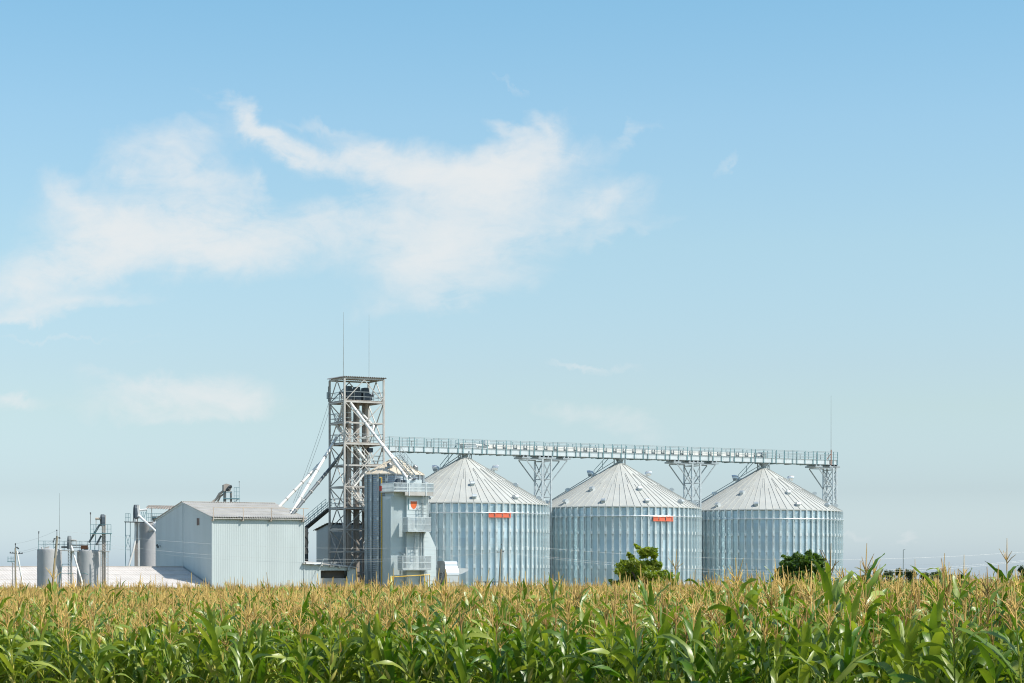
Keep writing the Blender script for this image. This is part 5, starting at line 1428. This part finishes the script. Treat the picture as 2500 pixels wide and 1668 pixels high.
def corn_template(seed, lod):
    g = np.random.default_rng(seed); t = Tm()
    H = 1.86
    bend = g.normal(size=2) * .04
    def ax(z): return np.array([bend[0] * (z / H) ** 2, bend[1] * (z / H) ** 2, z])
    ns, sn = ((6, 7), (5, 4), (3, 3))[lod]
    z0 = (0, .5, 1.0)[lod]
    zz = np.linspace(z0, H, sn); V, f = tube_np([ax(z) for z in zz], np.linspace(.015, .008, sn) * (1, 1.1, 1.4)[lod], ns); t.add('stalk', V, f, .35 + .2 * g.normal())
    az0 = g.uniform(0, 6.28)
    hs = np.linspace(.25, 1.80, 13)
    segs = (9, 6, 4)[lod]
    for i, h in enumerate(hs):
        if h < (0, .6, 1.0)[lod] or h > (9, 1.75, 1.60)[lod]: continue
        f_ = i / 12
        az = az0 + math.pi * i + g.normal() * .35
        L = (.66 + .36 * math.sin(math.pi * min(1, f_ * 1.0))) * g.uniform(.82, 1.14) * (.70 if i >= 11 else .88 if i >= 9 else 1.0)
        w = (.086 + .034 * math.sin(math.pi * f_)) * g.uniform(.85, 1.15) * (1, 1.05, 1.2)[lod]
        e0 = R(g.uniform(54, 76)) + (R(6) if i > 9 else 0)
        dr = R(g.uniform(40, 145)) * (.62 if i > 10 else 1.0)
        if g.random() < .20: dr *= .35
        v = leaf_strip(g, h, az, L, w, e0, dr, segs, .010 if lod < 2 else 0)
        v += (ax(h) - np.array([0, 0, h]))
        old = g.random() < (.35 if i < 4 else .05)
        t.add('leaf', v, strip_faces(segs), (.95 if old else np.clip(.32 + .2 * g.normal(), 0, 1)))
    # tassel
    tb = ax(H); small = lod < 1 and seed % 5 in (1, 3); Ls = g.uniform(.30, .44) * (.5 if small else 1)
    r0 = (.0085, .0105, .0150)[lod]; lean = g.normal(size=2) * .05
    tint = np.clip(.5 + .28 * g.normal(), 0, 1)
    def spike(a, d, L, r, curl, m):
        s = np.linspace(0, 1, m); pts = a + np.outer(s * L, d); pts[:, 2] -= curl * s ** 2 * L
        V, f = tube_np(pts, r * (1.05 - .6 * s ** 2), 3); t.add('tassel', V, f, np.clip(tint + g.normal() * .12, 0, 1))
    d = np.array([lean[0], lean[1], 1.0]); d /= np.linalg.norm(d)
    spike(tb, d, .17 + Ls, r0 * 1.25, 0, (5, 4, 3)[lod])
    nb = max(1, (g.integers(6, 11), g.integers(5, 10), g.integers(5, 8))[lod] - (5 if small else 0))
    for k in range(nb):
        a = g.uniform(0, 6.28); e = R(g.uniform(42, 76)); b0 = tb + d * g.uniform(.06, .20)
        spike(b0, np.array([math.cos(a) * math.cos(e), math.sin(a) * math.cos(e), math.sin(e)]), g.uniform(.18, .32), r0 * .85, g.uniform(0, .35), (4, 3, 2)[lod])
    if lod < 2:
        for k in range(g.integers(1, 3)):
            h = g.uniform(.85, 1.25); a = g.uniform(0, 6.28); e = R(g.uniform(55, 72)); dd = np.array([math.cos(a) * math.cos(e), math.sin(a) * math.cos(e), math.sin(e)])
            s = np.linspace(0, 1, 6); V, f = tube_np(ax(h) + np.outer(s * .24, dd), np.array([.014, .027, .030, .027, .016, .004]), 7); t.add('ear', V, f, g.uniform(.2, .7))
    return t

MATS = [M['stalk'], M['leaf'], M['tassel'], M['ear']]; KEYS = ('stalk', 'leaf', 'tassel', 'ear')
TEMPL = [[corn_template(100 * l + i, l) for i in range((10, 8, 8)[l])] for l in range(3)]

def field_positions():
    ca, sa = math.cos(R(17)), math.sin(R(17))
    out = []
    row = .70; step = .205
    r0, r1 = -80, 260
    us = np.arange(-140, 190, step)
    for v in np.arange(-60, 290, row):
        n = len(us)
        u = us + rng.normal(size=n) * .04; vv = v + rng.normal(size=n) * .05
        x = u * ca - vv * sa; y = u * sa + vv * ca
        lim = np.where(x < -18, 198.0, 206.0)
        edge = 38 - np.where(x > 0, 1.9, .5) * x + .5 * np.sin(x * 1.7) + .3 * np.sin(x * 4.1)
        ok = (y > edge) & (y < lim) & (np.abs(x) < .2315 * y * 1.03 + 3.6)
        keep = np.where(y < 62, .64, np.where(y < 100, .62, .46))
        ok &= rng.random(n) < keep
        out.append(np.stack([x[ok], y[ok]], 1))
    return np.concatenate(out)
POS = field_positions()
GZ = gz(POS[:, 0], POS[:, 1])
SCL = np.clip(1 + .085 * rng.normal(size=len(POS)), .80, 1.22)
SCL *= np.where(rng.random(len(POS)) < .05, 1.13, 1.0) * np.where((POS[:, 1] > 62) & (rng.random(len(POS)) < .10), rng.uniform(1.05, 1.24, len(POS)), 1.0)
SCL *= np.where(POS[:, 1] > 110, .93, 1.0)
YAW = rng.random(len(POS)) * 6.283
TILT = rng.normal(size=(len(POS), 2)) * .05
# which plants show in the photograph, nearest first
tipz = GZ + 2.2 * SCL
ypx = HOR - (tipz - CAMH) / POS[:, 1] * F
xpx = 1250 + POS[:, 0] / POS[:, 1] * F
vis = (ypx < 1660) & (xpx > 0) & (xpx < 2500)
order = np.argsort(np.where(vis, POS[:, 1], 1e9))
NEAR = order[:296]
is_near = np.zeros(len(POS), bool); is_near[NEAR] = True

def corn_things():
    part_meshes = []
    for T in TEMPL[0]:
        d = {}
        for k, m in zip(KEYS, MATS):
            q = T.get(k)
            if q is None: continue
            d[k] = np_mesh({'leaf': 'leaves'}.get(k, k), q[0], q[1], q[2], [m])
        part_meshes.append(d)
    def plant(x, y, z, s, yaw, tilt, d, label, group):
        t = thing('corn_plant', (x, y, z), label, 'corn plant', group)
        t.rotation_euler = (tilt[0], tilt[1], yaw); t.scale = (s, s, s)
        for k, me in d.items():
            o = bpy.data.objects.new({'leaf': 'leaves'}.get(k, k), me); COL.objects.link(o); o.parent = t
        return t
    for i in NEAR:
        plant(POS[i, 0], POS[i, 1], GZ[i], SCL[i], YAW[i], TILT[i], part_meshes[rng.integers(len(part_meshes))],
              'green corn plant with a tan tassel in the nearest rows of the field', 'corn plants of the nearest rows')
    # a few plants that stand out above the rest
    for px, tip, Z, s, v, yaw, label in ((2109, 1326, 36, 1.25, 2, .4, 'tallest corn plant, its lone open tassel standing against the sky right of the silos'),
                                    (2402, 1384, 32, 1.15, 5, 1.9, 'tall corn plant with an upright broad leaf against the sky near the right edge'),
                                    (1108, 1436, 48, 1.12, 7, 2.6, 'tall corn plant whose pointed leaf reaches up in front of the fan housing'),
                                    (1336, 1402, 50, 1.18, 3, .2, 'tall corn plant with its tassel in the gap between first and second silo')):
        x = (px - 1250) * Z / F; ztip = zat(tip, Z); T0 = part_meshes[v]
        top = TEMPL[0][v].get('tassel')[0][:, 2].max() * s
        plant(x, Z, ztip - top, s, yaw, (0, 0), T0, label, None)
corn_things()

def corn_field():
    Vs, Fs, Ts, Ms = [], [], [], []; nv = 0
    lod = np.where(POS[:, 1] < 60, 0, np.where(POS[:, 1] < 100, 1, 2))
    for l in range(3):
        for ti, T in enumerate(TEMPL[l]):
            idx = np.where((lod == l) & ~is_near & (np.arange(len(POS)) % len(TEMPL[l]) == ti))[0]
            if not len(idx): continue
            c, s = np.cos(YAW[idx])[:, None], np.sin(YAW[idx])[:, None]; sc = SCL[idx][:, None]
            tx, ty = TILT[idx][:, :1], TILT[idx][:, 1:]
            pt = rng.normal(size=len(idx))[:, None]
            for mi, k in enumerate(KEYS):
                q = T.get(k)
                if q is None: continue
                V, f, t = q
                x = (V[:, 0] * c - V[:, 1] * s) * sc; y = (V[:, 0] * s + V[:, 1] * c) * sc; z = V[None, :, 2] * sc
                X = x + z * tx + POS[idx, 0][:, None]; Y = y + z * ty + POS[idx, 1][:, None]; Z = z + GZ[idx][:, None]
                n, m = X.shape
                Vs.append(np.stack([X, Y, Z], -1).reshape(-1, 3).astype(np.float32))
                Fs.append((f[None] + (np.arange(n) * m)[:, None, None] + nv).reshape(-1, 4).astype(np.int32))
                Ts.append(np.clip(t[None] + pt * .16, 0, 1).reshape(-1).astype(np.float32)); Ms.append(np.full(n * len(f), mi, np.int32)); nv += n * m
    me = np_mesh('corn_field', np.concatenate(Vs), np.concatenate(Fs), np.concatenate(Ts), MATS, np.concatenate(Ms))
    o = bpy.data.objects.new('corn_field', me); COL.objects.link(o); tag(o, kind='stuff')
    print('corn plants', len(POS), 'faces', len(me.polygons))
corn_field()
